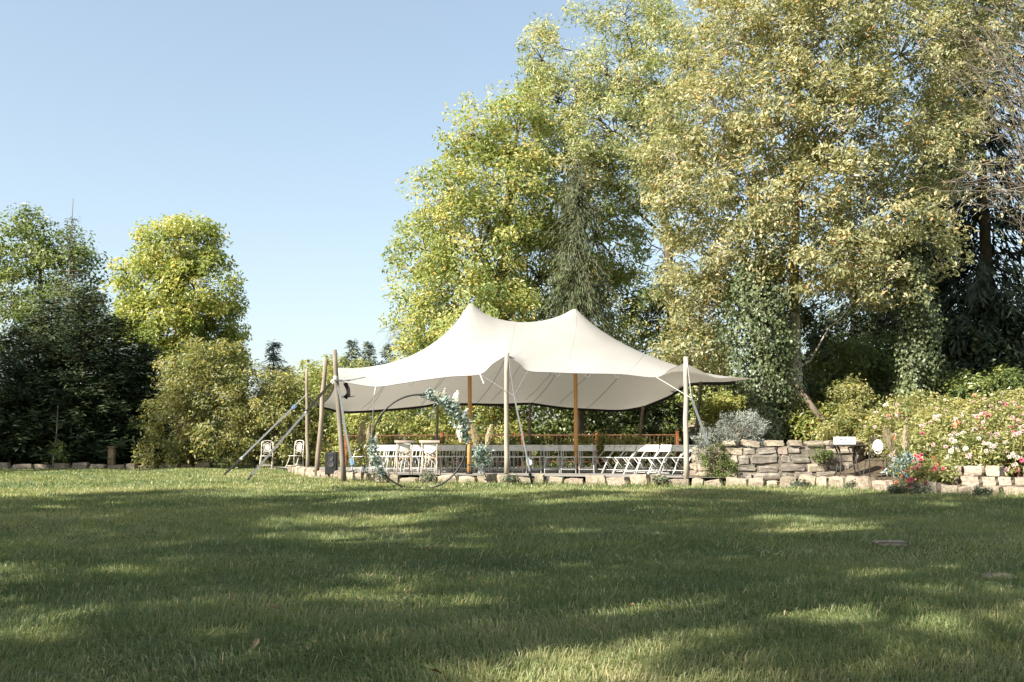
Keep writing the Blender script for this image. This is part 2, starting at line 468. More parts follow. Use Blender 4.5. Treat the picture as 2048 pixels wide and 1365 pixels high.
# lawn soil under the blades: thatch, moss and bare patches
m, nt, p, out = new_mat('lawn_ground')
tc = nt.nodes.new('ShaderNodeTexCoord')
n = nt.nodes.new('ShaderNodeTexNoise'); n.inputs['Scale'].default_value = 40; n.inputs['Detail'].default_value = 8
nt.links.new(tc.outputs['Object'], n.inputs['Vector'])
r = ramp(nt, [(.3, (.05, .06, .02)), (.55, (.10, .115, .036)), (.75, (.18, .165, .075))])
nt.links.new(n.outputs['Fac'], r.inputs[0])
n2 = nt.nodes.new('ShaderNodeTexNoise'); n2.inputs['Scale'].default_value = .7; n2.inputs['Detail'].default_value = 5
nt.links.new(tc.outputs['Object'], n2.inputs['Vector'])
r2 = ramp(nt, [(.62, (0, 0, 0)), (.72, (1, 1, 1))])
nt.links.new(n2.outputs['Fac'], r2.inputs[0])
mix = nt.nodes.new('ShaderNodeMix'); mix.data_type = 'RGBA'
nt.links.new(r2.outputs[0], mix.inputs['Factor']); nt.links.new(r.outputs[0], mix.inputs['A'])
mix.inputs['B'].default_value = (.14, .105, .065, 1)
nt.links.new(mix.outputs['Result'], p.inputs['Base Color'])
p.inputs['Roughness'].default_value = .95; p.inputs['Specular IOR Level'].default_value = .1
b = nt.nodes.new('ShaderNodeBump'); b.inputs['Strength'].default_value = .8; b.inputs['Distance'].default_value = .03
nt.links.new(n.outputs['Fac'], b.inputs['Height']); nt.links.new(b.outputs[0], p.inputs['Normal'])
M['lawn'] = m

# ------------------------------------------------------------------ the lie of the land
KERB = np.array([[(px - 1024) / F * D, D] for px, D in
                 [(585, 33.5), (612, 30.5), (660, 28.2), (700, 27.3), (760, 26.7), (900, 26.0), (1060, 25.2), (1200, 24.7), (1350, 24.0),
                  (1470, 23.8), (1600, 23.2), (1700, 22.2), (1800, 20.7), (1920, 19.5), (2048, 18.5), (2200, 17.4), (2400, 16.2), (2750, 14.6), (3200, 13.0)]])

def kerb_y(x):
    return np.interp(x, KERB[:, 0], KERB[:, 1], left=39.0, right=16.0)

def lump(x, y):
    return (0.018 * np.sin(x * 1.7 + 0.6 * y) + 0.015 * np.sin(y * 1.3 - x * 0.5 + 1.0) + 0.010 * np.sin(2.9 * x + 1.1) * np.sin(2.3 * y))

def gz(x, y):
    x = np.asarray(x, float); y = np.asarray(y, float)
    return 0.12 * smooth(26, 37, y) * smooth(0, -5, x) + lump(x, y) * smooth(60, 40, y)

# one sheet to the horizon, fine where the picture shows it
xs = np.concatenate([[-1500, -500, -150, -60], np.linspace(-32, 22, 109), [40, 120, 400, 1500]])
ys = np.concatenate([[-1500, -300, -60, -15], np.linspace(0, 42, 85), [50, 70, 120, 300, 800, 2000]])
X, Y = np.meshgrid(xs, ys)
Z = gz(X, Y)
structure('lawn', MB().grid(np.stack([X, Y, Z], -1)), M['lawn'], True)

# patio: a gravel terrace behind the kerb, 0.2 m above the lawn
PZ = 0.20
mb = MB()
kp = KERB[:10]
front = np.array([[x, y + 0.18] for x, y in kp])
back = np.stack([np.linspace(-9.0, 9.0, len(kp)), np.full(len(kp), 37.0)], 1)
rows = []
for s in np.linspace(0, 1, 24):
    P = front * (1 - s) + back * s
    rows.append(np.concatenate([P, np.full((len(kp), 1), PZ)], 1))
structure('patio', mb.grid(np.array(rows)), M['gravel'])

# the planted bank that climbs behind the kerb on the right
kx = KERB[8:]
rows = []
for s in np.linspace(0, 1, 20):
    P = np.array([[x + 3.5 * s, y + 0.25 + 18 * s] for x, y in kx])
    z = 0.14 + 0.10 * smooth(0, .05, s) + 1.7 * smooth(.02, .55, s)
    zz = z + 0.06 * np.sin(P[:, 0] * 3) * np.sin(P[:, 1] * 2.2)
    zz[0] = zz[0] if s > .9 else min(zz[0], 0.19)
    zz[1] = min(zz[1], 0.3 + 0.7 * smooth(.3, .6, s))
    rows.append(np.concatenate([P, zz[:, None]], 1))
structure('flower_bed', MB().grid(np.array(rows)), M['soil'], True)

def bed_z(px, D):
    return 0.24

# ------------------------------------------------------------------ vegetation builders
def lobe(px, py, rx, ry, D, rd=None):
    c = at(px, py, D)
    a, b = rx * D / F, ry * D / F
    return c, np.array([a, rd if rd else (a + b) / 2, b])

def rand_dirs(n):
    return unit(rng.normal(size=(n, 3)))

def clump_points(lobes, total, shell=0.5):
    w = np.array([(l[1][0] * l[1][2]) for l in lobes]); w = w / w.sum()
    C, O, L = [], [], []
    for i, (c, r) in enumerate(lobes):
        k = max(1, int(round(total * w[i])))
        d = rand_dirs(k)
        rad = rng.uniform(shell ** 3, 1.12, k) ** (1 / 3)
        C.append(c + d * rad[:, None] * r); O.append(d); L.append(np.full(k, i))
    return np.concatenate(C), np.concatenate(O), np.concatenate(L)

def leafy(mb, C, O, n, cr, size, ratio=.5, flat=.7, droop=.35, accent=.02, spread=.25, tone=0.0):
    """n leaves round each clump centre."""
    N = len(C) * n
    cr_ = np.repeat(cr * rng.uniform(.6, 1.3, len(C)), n)
    g = rng.normal(size=(N, 3)); g *= (np.minimum(1, 1.55 / np.maximum(np.linalg.norm(g, axis=1), 1e-6)))[:, None]; g = g * np.array([1, 1, flat]) * .58
    pos = np.repeat(C, n, 0) + g * cr_[:, None]
    out = np.repeat(O, n, 0)
    nrm = unit(out * .55 + np.array([0, 0, .55]) + rng.normal(size=(N, 3)) * .55)
    tip = rng.normal(size=(N, 3)) + out * .4 - np.array([0, 0, droop * 2])
    tip = tip - (tip * nrm).sum(1, keepdims=True) * nrm
    ct = np.repeat(rng.normal(0, .17, len(C)), n)
    tint = np.clip(.45 + tone + ct + rng.normal(0, .15, N), 0, .9)
    a = rng.random(N) < accent
    tint[a] = rng.uniform(.95, 1.0, a.sum())
    ln = size * rng.uniform(.5, 1.45, N)
    mb.diamonds(pos, tip, nrm, ln, ln * ratio, .2, tint)

def bow(a, b, sag=.1, n=4, jit=.05):
    t = np.linspace(0, 1, n)[:, None]
    P = a * (1 - t) + b * t
    L = np.linalg.norm(b - a)
    P = P + np.array([0, 0, 1]) * (np.sin(t * math.pi) * sag * L)
    P[1:-1] += rng.normal(size=(n - 2, 3)) * jit * L
    return P

def limbs(mb, base, trunk_pts, lobes, C, L, r0, every=1, twig=.012, sides=6, through=True):
    """trunk, a limb to each lobe, a branch to each clump"""
    tp = np.asarray(trunk_pts, float)
    n = len(tp)
    mb.tube(tp, np.linspace(r0, r0 * .35, n) * np.where(np.arange(n) == 0, 1.35, 1), 10)
    ts = np.linspace(0, 1, 40)
    seg = np.linspace(0, n - 1, 40)
    dense = np.stack([np.interp(seg, np.arange(n), tp[:, k]) for k in range(3)], 1)
    limb_pts = []
    for i, (c, r) in enumerate(lobes):
        hd = np.linalg.norm(dense[:, :2] - c[:2], axis=1)
        d = np.abs(dense[:, 2] - (c[2] - .75 * hd - .2))
        d[:14] += 3.0
        s = dense[np.argmin(d)]
        k = np.argmin(d) / 39
        P = bow(s, c, .07, 9, .022)
        rr = r0 * (1 - .65 * k) * .45 * (.4 if k < .45 else 1)
        mb.tube(P, np.linspace(rr, rr * .3, 9), sides)
        limb_pts.append((P, rr))
    for j in range(0, len(C), every):
        P, rr = limb_pts[L[j]]
        q = P[np.argmin(np.linalg.norm(P - C[j], axis=1))]
        B = bow(q, C[j], .08, 4, .06)
        l = np.linalg.norm(C[j] - q)
        r1 = min(rr * .4, twig * (1 + l * .7))
        mb.tube(B, np.linspace(r1, twig * .5, 4), 3, caps=False)

def broad_tree(name, label, cat, base, trunk, lobes, clumps, n, cr, size, mat, r0=.25, bark='bark', shell=.45,
               ratio=.5, accent=.02, every=2, group=None, flat=.7, droop=.35, tone=0.0):
    base = np.asarray(base, float)
    t = thing(name, label, cat, base, group)
    C, O, L = clump_points(lobes, clumps, shell)
    mb = MB()
    limbs(mb, base, trunk, lobes, C, L, r0, every)
    part('trunk', mb, M[bark], t, True)
    mb = MB()
    leafy(mb, C, O, n, cr, size, ratio, flat, droop, accent, tone=tone)
    part('crown', mb, M[mat], t)
    return t

def conifer(name, label, base, height, radius, mat, tiers=40, per=7, spray=.45, width=.09, droop=.35, hang=.5, r0=.16, start=.04, power=.8, step=.16, cat='conifer', group=None, leader=0.0, ragged=.15, bark='bark', tone=0.0):
    base = np.asarray(base, float)
    t = thing(name, label, cat, base, group)
    tm = MB()
    top = base + np.array([0, 0, height])
    P = np.array([base, base + [0.02 * height * rng.normal() * .3, 0, height * .5], top + np.array([0, 0, leader])])
    tm.tube(P, [r0, r0 * .55, .012], 8)
    pos, tip, nrm, tn, ln = [], [], [], [], []
    for i in range(tiers):
        f = start + (1 - start) * ((i + rng.uniform(0, .8)) / tiers)
        for k in range(per):
            az = rng.uniform(0, 2 * math.pi)
            Lb = radius * (1 - f) ** power * rng.uniform(1 - ragged * 2, 1 + ragged) + .12
            d = np.array([math.cos(az), math.sin(az), 0])
            o = base + np.array([0, 0, f * height])
            m = max(3, int(Lb / step))
            s = np.linspace(.18, 1, m)
            B = o + d * (s * Lb)[:, None] + np.array([0, 0, 1]) * (-(droop * Lb) * s ** 1.6 + .12 * Lb * s)[:, None]
            if rng.random() < .4:
                tm.tube(np.array([o, B[m // 2], B[-1]]), [.025, .015, .006], 3, caps=False)
            ct = rng.normal(0, .12)
            for rep in range(3):
                jit = rng.normal(size=(m, 3)) * .07 * (1 + Lb * .25)
                pos.append(B + jit)
                sd = np.cross(d, [0, 0, 1]) * rng.choice([-1, 1], m)[:, None] * rng.uniform(.2, 1.0, m)[:, None]
                tip.append(d * rng.uniform(.3, .9) + sd * (1 - hang) + np.array([0, 0, -hang]) + rng.normal(size=(m, 3)) * .22)
                nrm.append(d * .5 + np.array([0, 0, .6]) + rng.normal(size=(m, 3)) * .35)
                tn.append(np.clip(.45 + tone + ct + .2 * (s - .6) + rng.normal(0, .14, m), 0, 1))
                ln.append(spray * rng.uniform(.6, 1.25, m) * (0.55 + .45 * (1 - f)))
    part('trunk', tm, M[bark], t, True)
    mb = MB()
    ln = np.concatenate(ln)
    mb.diamonds(np.concatenate(pos), np.concatenate(tip), np.concatenate(nrm), ln, np.maximum(width * ln / spray, .02), .12, np.concatenate(tn))
    part('crown', mb, M[mat], t)
    return t

def shrub(name, label, cat, lobes, clumps, n, cr, size, mat, group=None, ratio=.5, accent=.02, base=None, droop=.3, shell=.55, tone=0.0):
    if base is None:
        c = np.mean([l[0] for l in lobes], 0)
        base = np.array([c[0], c[1], min(l[0][2] - l[1][2] for l in lobes)])
    t = thing(name, label, cat, base, group)
    C, O, L = clump_points(lobes, clumps, shell)
    mb = MB()
    for j in range(0, len(C), 3):
        b = base + np.append(rng.normal(size=2) * .15, 0)
        mb.tube(bow(b, C[j], -.05, 4, .05), [.016, .012, .008, .004], 3, caps=False)
    part('stem', mb, M['bark'], t)
    mb = MB()
    leafy(mb, C, O, n, cr, size, ratio, .8, droop, accent, tone=tone)
    part('foliage', mb, M[mat], t)
    return t

G = lambda px, D, py=None: np.array([(px - 1024) / F * D, D, float(gz((px - 1024) / F * D, D))])

# ------------------------------------------------------------------ trees behind the tent
Dw = 38
broad_tree('walnut_tree', 'tall yellow-green walnut tree behind the left half of the tent, open sky on its left', 'tree', [0.0, Dw, .3],
           [[0, Dw, .2], [-.2, Dw, 3], [-.5, Dw, 6], [-.3, Dw, 9], [0.1, Dw, 12]],
           [lobe(850, 500, 75, 75, Dw, 2.0), lobe(850, 625, 70, 95, Dw, 2.2), lobe(900, 390, 78, 75, Dw - 1, 2.0), lobe(945, 270, 62, 68, Dw, 1.7),
            lobe(960, 500, 110, 110, Dw - 1, 2.6), lobe(960, 650, 130, 110, Dw - 1.5, 2.6), lobe(1030, 380, 100, 120, Dw + .5, 2.4),
            lobe(1040, 250, 75, 80, Dw, 2), lobe(1080, 560, 110, 130, Dw + 1.5, 2.4), lobe(870, 740, 90, 70, Dw, 2.2), lobe(1190, 480, 110, 130, Dw + 3, 2.2),
            lobe(1240, 620, 120, 90, Dw + 3, 2.2)],
           980, 84, .60, .155, 'walnut', r0=.32, accent=.03)

Da = 38.5
broad_tree('ash_tree', 'tall feathery light green tree with a dark bent limb, above the right tent peak', 'tree', [6.4, Da, .2],
           [[6.4, Da, .2], [6.3, Da, 4.6], [6.1, Da, 9.3], [5.6, Da, 12.8], [4.8, Da, 16.5]],
           [lobe(1085, 120, 58, 62, Da, 1.4), lobe(1120, 205, 95, 70, Da, 1.9), lobe(1215, 150, 85, 70, Da, 1.7), lobe(1230, 270, 130, 70, Da - .5, 2.0),
            lobe(1130, 320, 95, 75, Da - .5, 1.8), lobe(1310, 190, 100, 80, Da, 1.9), lobe(1330, 340, 120, 90, Da - .5, 2.0), lobe(1180, 400, 80, 50, Da, 1.5),
            lobe(1070, 60, 28, 24, Da, .6), lobe(1250, 30, 110, 35, Da, 1.3), lobe(1330, 80, 90, 60, Da, 1.5)],
           680, 72, .56, .16, 'ash', r0=.24, ratio=.36, accent=.02)

Dp = 29
broad_tree('pale_tree', 'huge pale olive-leaved tree with orange leaves and a pale trunk, right of the tent', 'tree', G(1590, Dp),
           [at(1595, 880, Dp), at(1590, 700, Dp), at(1588, 520, Dp), at(1592, 380, Dp), at(1600, 250, Dp), at(1585, 60, Dp), at(1580, -160, Dp)],
           [lobe(1490, 90, 150, 110, Dp, 2.2), lobe(1430, 230, 120, 110, Dp - .5, 2.0), lobe(1560, 250, 130, 110, Dp - 1.2, 1.8), lobe(1640, 80, 150, 130, Dp - 1, 2.2),
            lobe(1400, 400, 110, 100, Dp, 1.9), lobe(1500, 400, 100, 85, Dp - 1, 1.7), lobe(1700, 250, 130, 120, Dp - 1.5, 2.0), lobe(1800, 110, 140, 130, Dp, 2.2),
            lobe(1730, 420, 120, 105, Dp - 1.5, 1.9), lobe(1840, 320, 110, 110, Dp - .5, 1.8), lobe(1830, 480, 90, 80, Dp - 1, 1.6), lobe(1660, 520, 130, 70, Dp - 1.5, 1.7),
            lobe(1420, 520, 90, 70, Dp + .5, 1.6), lobe(1780, 560, 90, 50, Dp - 2, 1.3), lobe(1540, -60, 190, 110, Dp, 2.4), lobe(1760, -60, 200, 110, Dp, 2.4), lobe(1350, 310, 70, 70, Dp, 1.4),
            lobe(1590, 400, 85, 75, Dp - 2.0, 1.0), lobe(1600, 545, 80, 55, Dp - 1.8, .9), lobe(1930, 80, 90, 100, Dp + .5, 1.8), lobe(2010, 10, 90, 80, Dp + 1, 1.6), lobe(1900, 230, 70, 80, Dp, 1.5), lobe(1520, 470, 70, 60, Dp - 1.4, 1.0)],
           1560, 76, .48, .135, 'pale', r0=.19, bark='bark_pale', ratio=.45, accent=.035, every=2)

# slimmer second stem of the pale tree's neighbour
broad_tree('pale_tree', 'slim pale-barked tree forking low, between the huge pale tree and the tent', 'tree', G(1535, 31),
           [at(1545, 870, 31), at(1530, 640, 31), at(1522, 500, 31), at(1500, 380, 31), at(1450, 250, 31)],
           [lobe(1420, 610, 70, 70, 31, 1.3), lobe(1480, 560, 70, 60, 31, 1.2), lobe(1400, 700, 80, 70, 31.5, 1.4), lobe(1370, 560, 55, 70, 32, 1.2)],
           150, 60, .5, .15, 'pale', r0=.15, bark='bark_pale', ratio=.45, accent=.02)

# weeping grey-green spruce behind the tent peaks
conifer('weeping_spruce', 'drooping grey-green spruce rising between the two tent peaks', at(1158, 880, 35.6), at(1158, 322, 35.6)[2] - at(1158, 880, 35.6)[2], 2.1, 'spruce',
        tiers=58, per=11, spray=.34, width=.042, droop=.75, hang=.88, r0=.2, power=.62, cat='tree', ragged=.35, step=.12, start=.27)
# dark conifers at the right
conifer('fir_tree', 'black-green fir filling the upper right corner beyond the rose bed', G(1985, 34), 20.5, 4.4, 'fir', tiers=64, per=10, spray=.6, width=.10, droop=.4, hang=.6, r0=.3, power=.6, cat='tree', step=.22)
conifer('fir_tree', 'dark fir with a reddish trunk between the ivy column and the right corner', G(1885, 35.5), 14.0, 3.4, 'fir', tiers=50, per=8, spray=.6, width=.10, droop=.45, hang=.6, r0=.28, power=.55, cat='tree', step=.22, start=.10)
conifer('fir_tree', 'shaded fir with open layered boughs behind the pale tree trunk', G(1715, 36), 11.5, 3.3, 'fir', tiers=34, per=7, spray=.6, width=.10, droop=.4, hang=.5, r0=.22, power=.6, cat='tree', step=.22, start=.2, tone=.15)
conifer('fir_tree', 'dark blue-green fir showing sky gaps just left of the pale tree', G(1345, 42), 9.8, 3.2, 'fir', tiers=30, per=7, spray=.6, width=.10, droop=.3, hang=.45, r0=.22, power=.6, cat='tree', step=.24, start=.1, tone=.2)

# ivy-clad trunks
def ivy_trunk(label, pts, w, n, D):
    pts = np.array([at(px, py, D) for px, py in pts])
    t = thing('ivy_trunk', label, 'tree', pts[0], 'ivy-clad trunks right of the tent')
    mb = MB(); mb.tube(pts, np.linspace(.26, .14, len(pts)), 9)
    part('trunk', mb, M['bark'], t, True)
    s = rng.uniform(0, len(pts) - 1, n)
    Pp = np.stack([np.interp(s, np.arange(len(pts)), pts[:, k]) for k in range(3)], 1)
    ww = np.interp(s, np.arange(len(pts)), w)
    az = rng.uniform(0, 2 * math.pi, n)
    d = np.stack([np.cos(az), np.sin(az), rng.normal(0, .2, n)], 1)
    bulge = .75 + .25 * np.sin(az * 3 + s * 2.3) + .15 * np.sin(s * 7 + az)
    pos = Pp + d * (ww * bulge * rng.uniform(.55, 1.08, n))[:, None]
    nrm = unit(d + rng.normal(size=(n, 3)) * .4 + [0, 0, .35])
    tip = np.array([0, 0, -1]) + rng.normal(size=(n, 3)) * .5
    mb = MB()
    ln = .10 * rng.uniform(.6, 1.25, n)
    tn = np.clip(.5 + .18 * np.sin(az * 4 + s * 5) + rng.normal(0, .16, n), 0, 1)
    mb.diamonds(pos, tip, nrm, ln, ln * .85, .1, tn)
    part('ivy', mb, M['ivy'], t)
ivy_trunk('thick ivy column right of the tent, its foot behind the grey rosemary', [(1540, 890), (1535, 800), (1530, 700), (1520, 610), (1510, 530)], [.72, .85, 1.15, 1.25, .8], 14000, 28.2)
ivy_trunk('tall dark ivy column rising behind the left end of the rose bed', [(1822, 850), (1832, 760), (1840, 660), (1830, 560), (1825, 480)], [.55, .62, .68, .62, .4], 9000, 27.5)
ivy_trunk('slender ivy trunk leaning left just beside the thick ivy column', [(1640, 870), (1600, 780), (1570, 700), (1560, 640)], [.30, .45, .5, .4], 3500, 29.5)
mb = MB(); P = np.array([at(1592, 770, 28), at(1630, 822, 27.8), at(1652, 848, 27.6), at(1688, 880, 27.4)]); mb.tube(P, [.07, .09, .085, .10], 8)
single('leaning_trunk', mb, M['bark'], 'bare dark leaning trunk slanting down to the right behind the raised bed', 'tree trunk', None, True)

# twiggy, almost bare tree whose branches enter from the right edge
def bare_tree():
    base = np.array([13.6, 23.5, .8])
    t = thing('bare_tree', 'nearly bare twiggy branches reaching in from the right edge', 'tree', base)
    mb = MB(); tr = np.array([base, [13.5, 23.4, 4], [13.2, 23.2, 7], [13.2, 23.0, 10.5]])
    mb.tube(tr, [.2, .16, .12, .05], 8)
    ends, outs = [], []
    for i in range(60):
        h = rng.uniform(.25, 1)
        s = np.array([np.interp(h * 3, np.arange(4), tr[:, k]) for k in range(3)])
        py = rng.uniform(20, 420)
        e = at(rng.uniform(1870, 2100), py, rng.uniform(22, 24.5))
        s[2] = min(s[2], e[2] + rng.uniform(-.3, 1.2))
        P = bow(s, e, .12, 7, .02); mb.tube(P, np.linspace(.028, .005, 7), 4, caps=False)
        for q in range(12):
            k = rng.integers(2, 7)
            dirv = unit(P[min(k, 6)] - P[k - 1] + rng.normal(size=3) * .12)
            a = P[k - 1] + (P[min(k, 6)] - P[k - 1]) * rng.random()
            b_ = a + (dirv + rng.normal(size=3) * .45 + [0, 0, -.15]) * rng.uniform(.25, .8)
            mb.tube(bow(a, b_, .06, 4, .04), np.linspace(.009, .0035, 4), 3, caps=False)
            if rng.random() < .25:
                ends.append(b_); outs.append(unit(b_ - a))
    part('branch', mb, M['twig'], t)
    mb = MB(); leafy(mb, np.array(ends), np.array(outs), 5, .12, .11, .5, 1, .4, .15)
    part('crown', mb, M['pale'], t)
bare_tree()

# ------------------------------------------------------------------ left side
conifer('spruce_tree', 'slim spruce with a bare pole-like leader against the sky at far left', G(128, 45), at(128, 440, 45)[2], 2.6, 'spruce', tiers=34, per=5, spray=.4, width=.06, droop=.05, hang=.3, r0=.07, leader=.9, cat='tree', tone=.1)
broad_tree('leafy_tree', 'loose blue-green leafy tree at the far left edge behind the dark conifers', 'tree', G(90, 48), [G(90, 48), at(90, 760, 48), at(85, 640, 48), at(80, 540, 48)],
           [lobe(40, 500, 60, 70, 48, 1.8), lobe(110, 520, 65, 80, 48, 1.8), lobe(165, 560, 45, 70, 48, 1.5), lobe(20, 620, 60, 90, 47, 1.8), lobe(120, 640, 80, 80, 47, 1.8), lobe(230, 690, 70, 60, 47, 1.5), lobe(60, 445, 35, 28, 48, .8), lobe(-40, 560, 60, 110, 48, 1.8)],
           330, 55, .65, .2, 'green', r0=.22, accent=.01, tone=.12)
broad_tree('walnut_tree', 'round yellow-leaved tree standing alone against the sky left of the tent', 'tree', G(365, 44), [G(365, 44), at(368, 780, 44), at(368, 650, 44), at(365, 540, 44)],
           [lobe(360, 500, 85, 62, 44, 1.9), lobe(300, 560, 65, 60, 44, 1.7), lobe(400, 580, 78, 80, 43.5, 1.9), lobe(330, 640, 85, 70, 43.5, 1.9), lobe(430, 660, 62, 80, 44, 1.8), lobe(280, 640, 45, 50, 44, 1.2), lobe(400, 730, 90, 50, 44, 1.8), lobe(385, 470, 50, 34, 44, 1.0)],
           480, 76, .55, .175, 'walnut_far', r0=.22, accent=.02)
for px, D, py, rad, lb in [(-90, 38, 760, 2.0, 'dark thuja conifer cut by the left edge'), (35, 38.5, 655, 1.9, 'dark thuja conifer nearest the left edge, lit grey leaves beside it'),
                           (95, 40, 600, 2.1, 'tall dark thuja below the spruce with the bare leader'), (165, 39, 575, 2.0, 'tallest dark thuja, its tip just sunlit'),
                           (225, 40, 635, 1.9, 'dark thuja with a ragged top in front of the yellow tree'), (290, 41, 690, 1.7, 'shortest dark thuja, next to the sunlit hazel bush')]:
    b0 = G(px, D)
    conifer('thuja_tree', lb, b0, at(px, py, D)[2] - b0[2], rad, 'thuja', tiers=50, per=12, spray=.34, width=.085, droop=-.12, hang=.12, r0=.12, start=.0, power=.5, cat='conifer', group='dark conifers at the left', ragged=.22, step=.15)

HZ = 'bushes left of the tent'
shrub('hazel_bush', 'big olive bush with yellowing top right of the dark conifers', 'bush', [lobe(395, 760, 70, 75, 38, 1.5), lobe(360, 840, 75, 80, 38, 1.5), lobe(440, 850, 75, 80, 37.5, 1.5), lobe(450, 740, 50, 60, 38, 1.1), lobe(330, 900, 50, 40, 37.5, .8)], 330, 60, .38, .13, 'shrub', HZ, base=G(395, 38), accent=.03, tone=.08)
shrub('hazel_bush', 'olive bush right behind the two old garden chairs', 'bush', [lobe(520, 800, 60, 70, 38, 1.4), lobe(560, 860, 70, 70, 37.8, 1.3), lobe(500, 870, 60, 60, 38, 1.2), lobe(570, 790, 38, 45, 38.5, 1.0)], 240, 60, .36, .13, 'shrub', HZ, base=G(530, 38), accent=.03, tone=.1)
shrub('hazel_bush', 'thin twiggy bush behind the leftmost tent pole', 'bush', [lobe(610, 830, 36, 80, 38.5, 1.0), lobe(655, 820, 45, 85, 39.5, 1.2), lobe(640, 890, 60, 40, 38.5, 1.0)], 170, 55, .34, .12, 'hedge', HZ, base=G(620, 38.5), accent=.01)
conifer('spruce_tree', 'small pointed spruce tip above the olive bushes left of the tent poles', G(545, 46), at(545, 690, 46)[2], 1.6, 'hazy_fir', tiers=40, per=8, spray=.4, width=.08, droop=.2, hang=.3, r0=.09, cat='tree')
shrub('willow_bush', 'pale yellow-green rounded bush behind the left tent poles', 'bush', [lobe(640, 770, 50, 50, 52, 1.8), lobe(690, 770, 60, 55, 52, 1.8), lobe(600, 800, 40, 40, 52, 1.4)], 130, 50, .6, .2, 'hedge', None, base=G(660, 52), accent=.0)
FARG = 'far conifers left of the tent roof'
for px, py, lb in [(702, 682, 'leftmost far blue-green conifer over the tent roof'), (735, 685, 'broad far conifer, middle of the distant group'), (776, 690, 'brownish far conifer nearest the walnut tree'), (572, 735, 'tiny far conifer tip above the olive bushes'), (820, 700, 'far conifer half hidden by walnut leaves')]:
    conifer('far_conifer', lb, G(px, 75), at(px, py, 75)[2], 2.0, 'hazy_fir', tiers=40, per=7, spray=.6, width=.16, droop=.25, hang=.3, r0=.15, step=.35, cat='tree', group=FARG)
# fine bare birch twigs beside the walnut
t = thing('birch_tree', 'fine hanging bare birch twigs left of the walnut crown', 'tree', G(800, 46))
mb = MB(); P = np.array([G(812, 46), at(815, 760, 46), at(808, 640, 46)]); mb.tube(P, [.12, .08, .03], 6)
for i in range(40):
    s = at(808 + rng.uniform(-4, 8), rng.uniform(640, 720), 46); e = at(rng.uniform(752, 800), rng.uniform(655, 720), 46 + rng.normal() * .5)
    B = bow(s, e, .25, 6, .03); mb.tube(B, np.linspace(.012, .005, 6), 3, caps=False)
part('branch', mb, M['twig'], t)
# a wood that closes the view far behind (reads as one mass)
mb = MB()
lob = [lobe(px, 835 + rng.uniform(-8, 8), 90, 60 + rng.uniform(-8, 22), 62, 3.0) for px in range(600, 2150, 75)] + [lobe(px, 850, 90, 60, 60, 3.0) for px in range(-100, 620, 80)]
C, O, L = clump_points(lob, 700, .6)
leafy(mb, C, O, 26, .9, .42, .55)
structure('far_wood', mb, M['green'], kind='stuff')

# ------------------------------------------------------------------ hedge and shrubs behind the terrace
HG = 'hedge bushes behind the rusty fence'
shrub('hedge_bush', 'light green hedge bush behind the ring arch', 'hedge', [lobe(720, 860, 60, 55, 37.5, .9), lobe(800, 855, 70, 60, 37.5, .9), lobe(870, 860, 60, 55, 37.5, .9), lobe(760, 915, 130, 30, 37, .8)], 260, 60, .32, .12, 'hedge', HG, base=G(790, 37.5), accent=.01)
shrub('hedge_bush', 'yellow-green hedge bush with orange leaves behind the left centre pole', 'hedge', [lobe(960, 850, 70, 65, 37, .9), lobe(1010, 870, 55, 50, 37, .9), lobe(940, 905, 90, 35, 36.8, .8)], 200, 60, .32, .12, 'hedge', HG, base=G(970, 37), accent=.045)
shrub('laurel_bush', 'glossy mid-green bush behind the fence, under the tent middle', 'hedge', [lobe(1090, 850, 65, 70, 37, 1.0), lobe(1150, 860, 50, 60, 37, .9), lobe(1110, 905, 90, 35, 36.6, .8)], 180, 60, .34, .13, 'laurel', HG, base=G(1110, 37), accent=.0, tone=.12)
shrub('laurel_bush', 'dark broad-leaved bush behind the fence under the tent right half', 'hedge', [lobe(1230, 840, 75, 75, 37.5, 1.0), lobe(1310, 840, 60, 70, 37.5, 1.0), lobe(1270, 905, 110, 40, 36.8, .8)], 220, 60, .36, .14, 'laurel', HG, base=G(1260, 37.5), accent=.0, tone=-.05)
shrub('hydrangea_bush', 'pale low plant with cream heads in front of the rusty fence', 'shrub', [lobe(1190, 895, 60, 22, 32, .5), lobe(1250, 895, 50, 22, 32, .5)], 80, 50, .22, .09, 'rose_leaf', None, base=G(1215, 32) + [0, 0, .2], accent=.0, tone=.15)
shrub('fence_plant', 'low green plants along the fence behind the chair rows', 'shrub', [lobe(1050, 900, 110, 22, 33, .4), lobe(850, 905, 120, 22, 33.5, .4)], 120, 50, .22, .10, 'green', None, base=G(960, 33) + [0, 0, .2], accent=.0, tone=.05)
shrub('bank_bush', 'bright leafy bush behind the right tent poles', 'shrub', [lobe(1430, 790, 60, 60, 35, 1.2), lobe(1400, 720, 60, 60, 36, 1.3), lobe(1450, 850, 60, 45, 33.5, 1.0), lobe(1500, 820, 50, 50, 34, 1.0)], 260, 60, .36, .13, 'laurel', None, base=at(1435, 880, 34), accent=.01, tone=.25)
shrub('bank_bush', 'yellow-green low bush with red tips right of the tent, behind the grey rosemary', 'shrub', [lobe(1460, 830, 50, 35, 31, .9), lobe(1590, 840, 55, 45, 29, .9), lobe(1640, 860, 50, 35, 28, .8)], 170, 60, .32, .11, 'hedge', None, base=at(1540, 890, 30), accent=.03)
shrub('understory_bush', 'mid-green bush under the sky gap, left of the dark ivy column', 'shrub', [lobe(1700, 740, 75, 60, 31, 1.3), lobe(1660, 800, 60, 50, 30, 1.1), lobe(1750, 790, 60, 60, 30.5, 1.2), lobe(1770, 720, 50, 50, 31.5, 1.1)], 260, 60, .36, .13, 'green', None, base=at(1710, 880, 30.5), tone=.05)
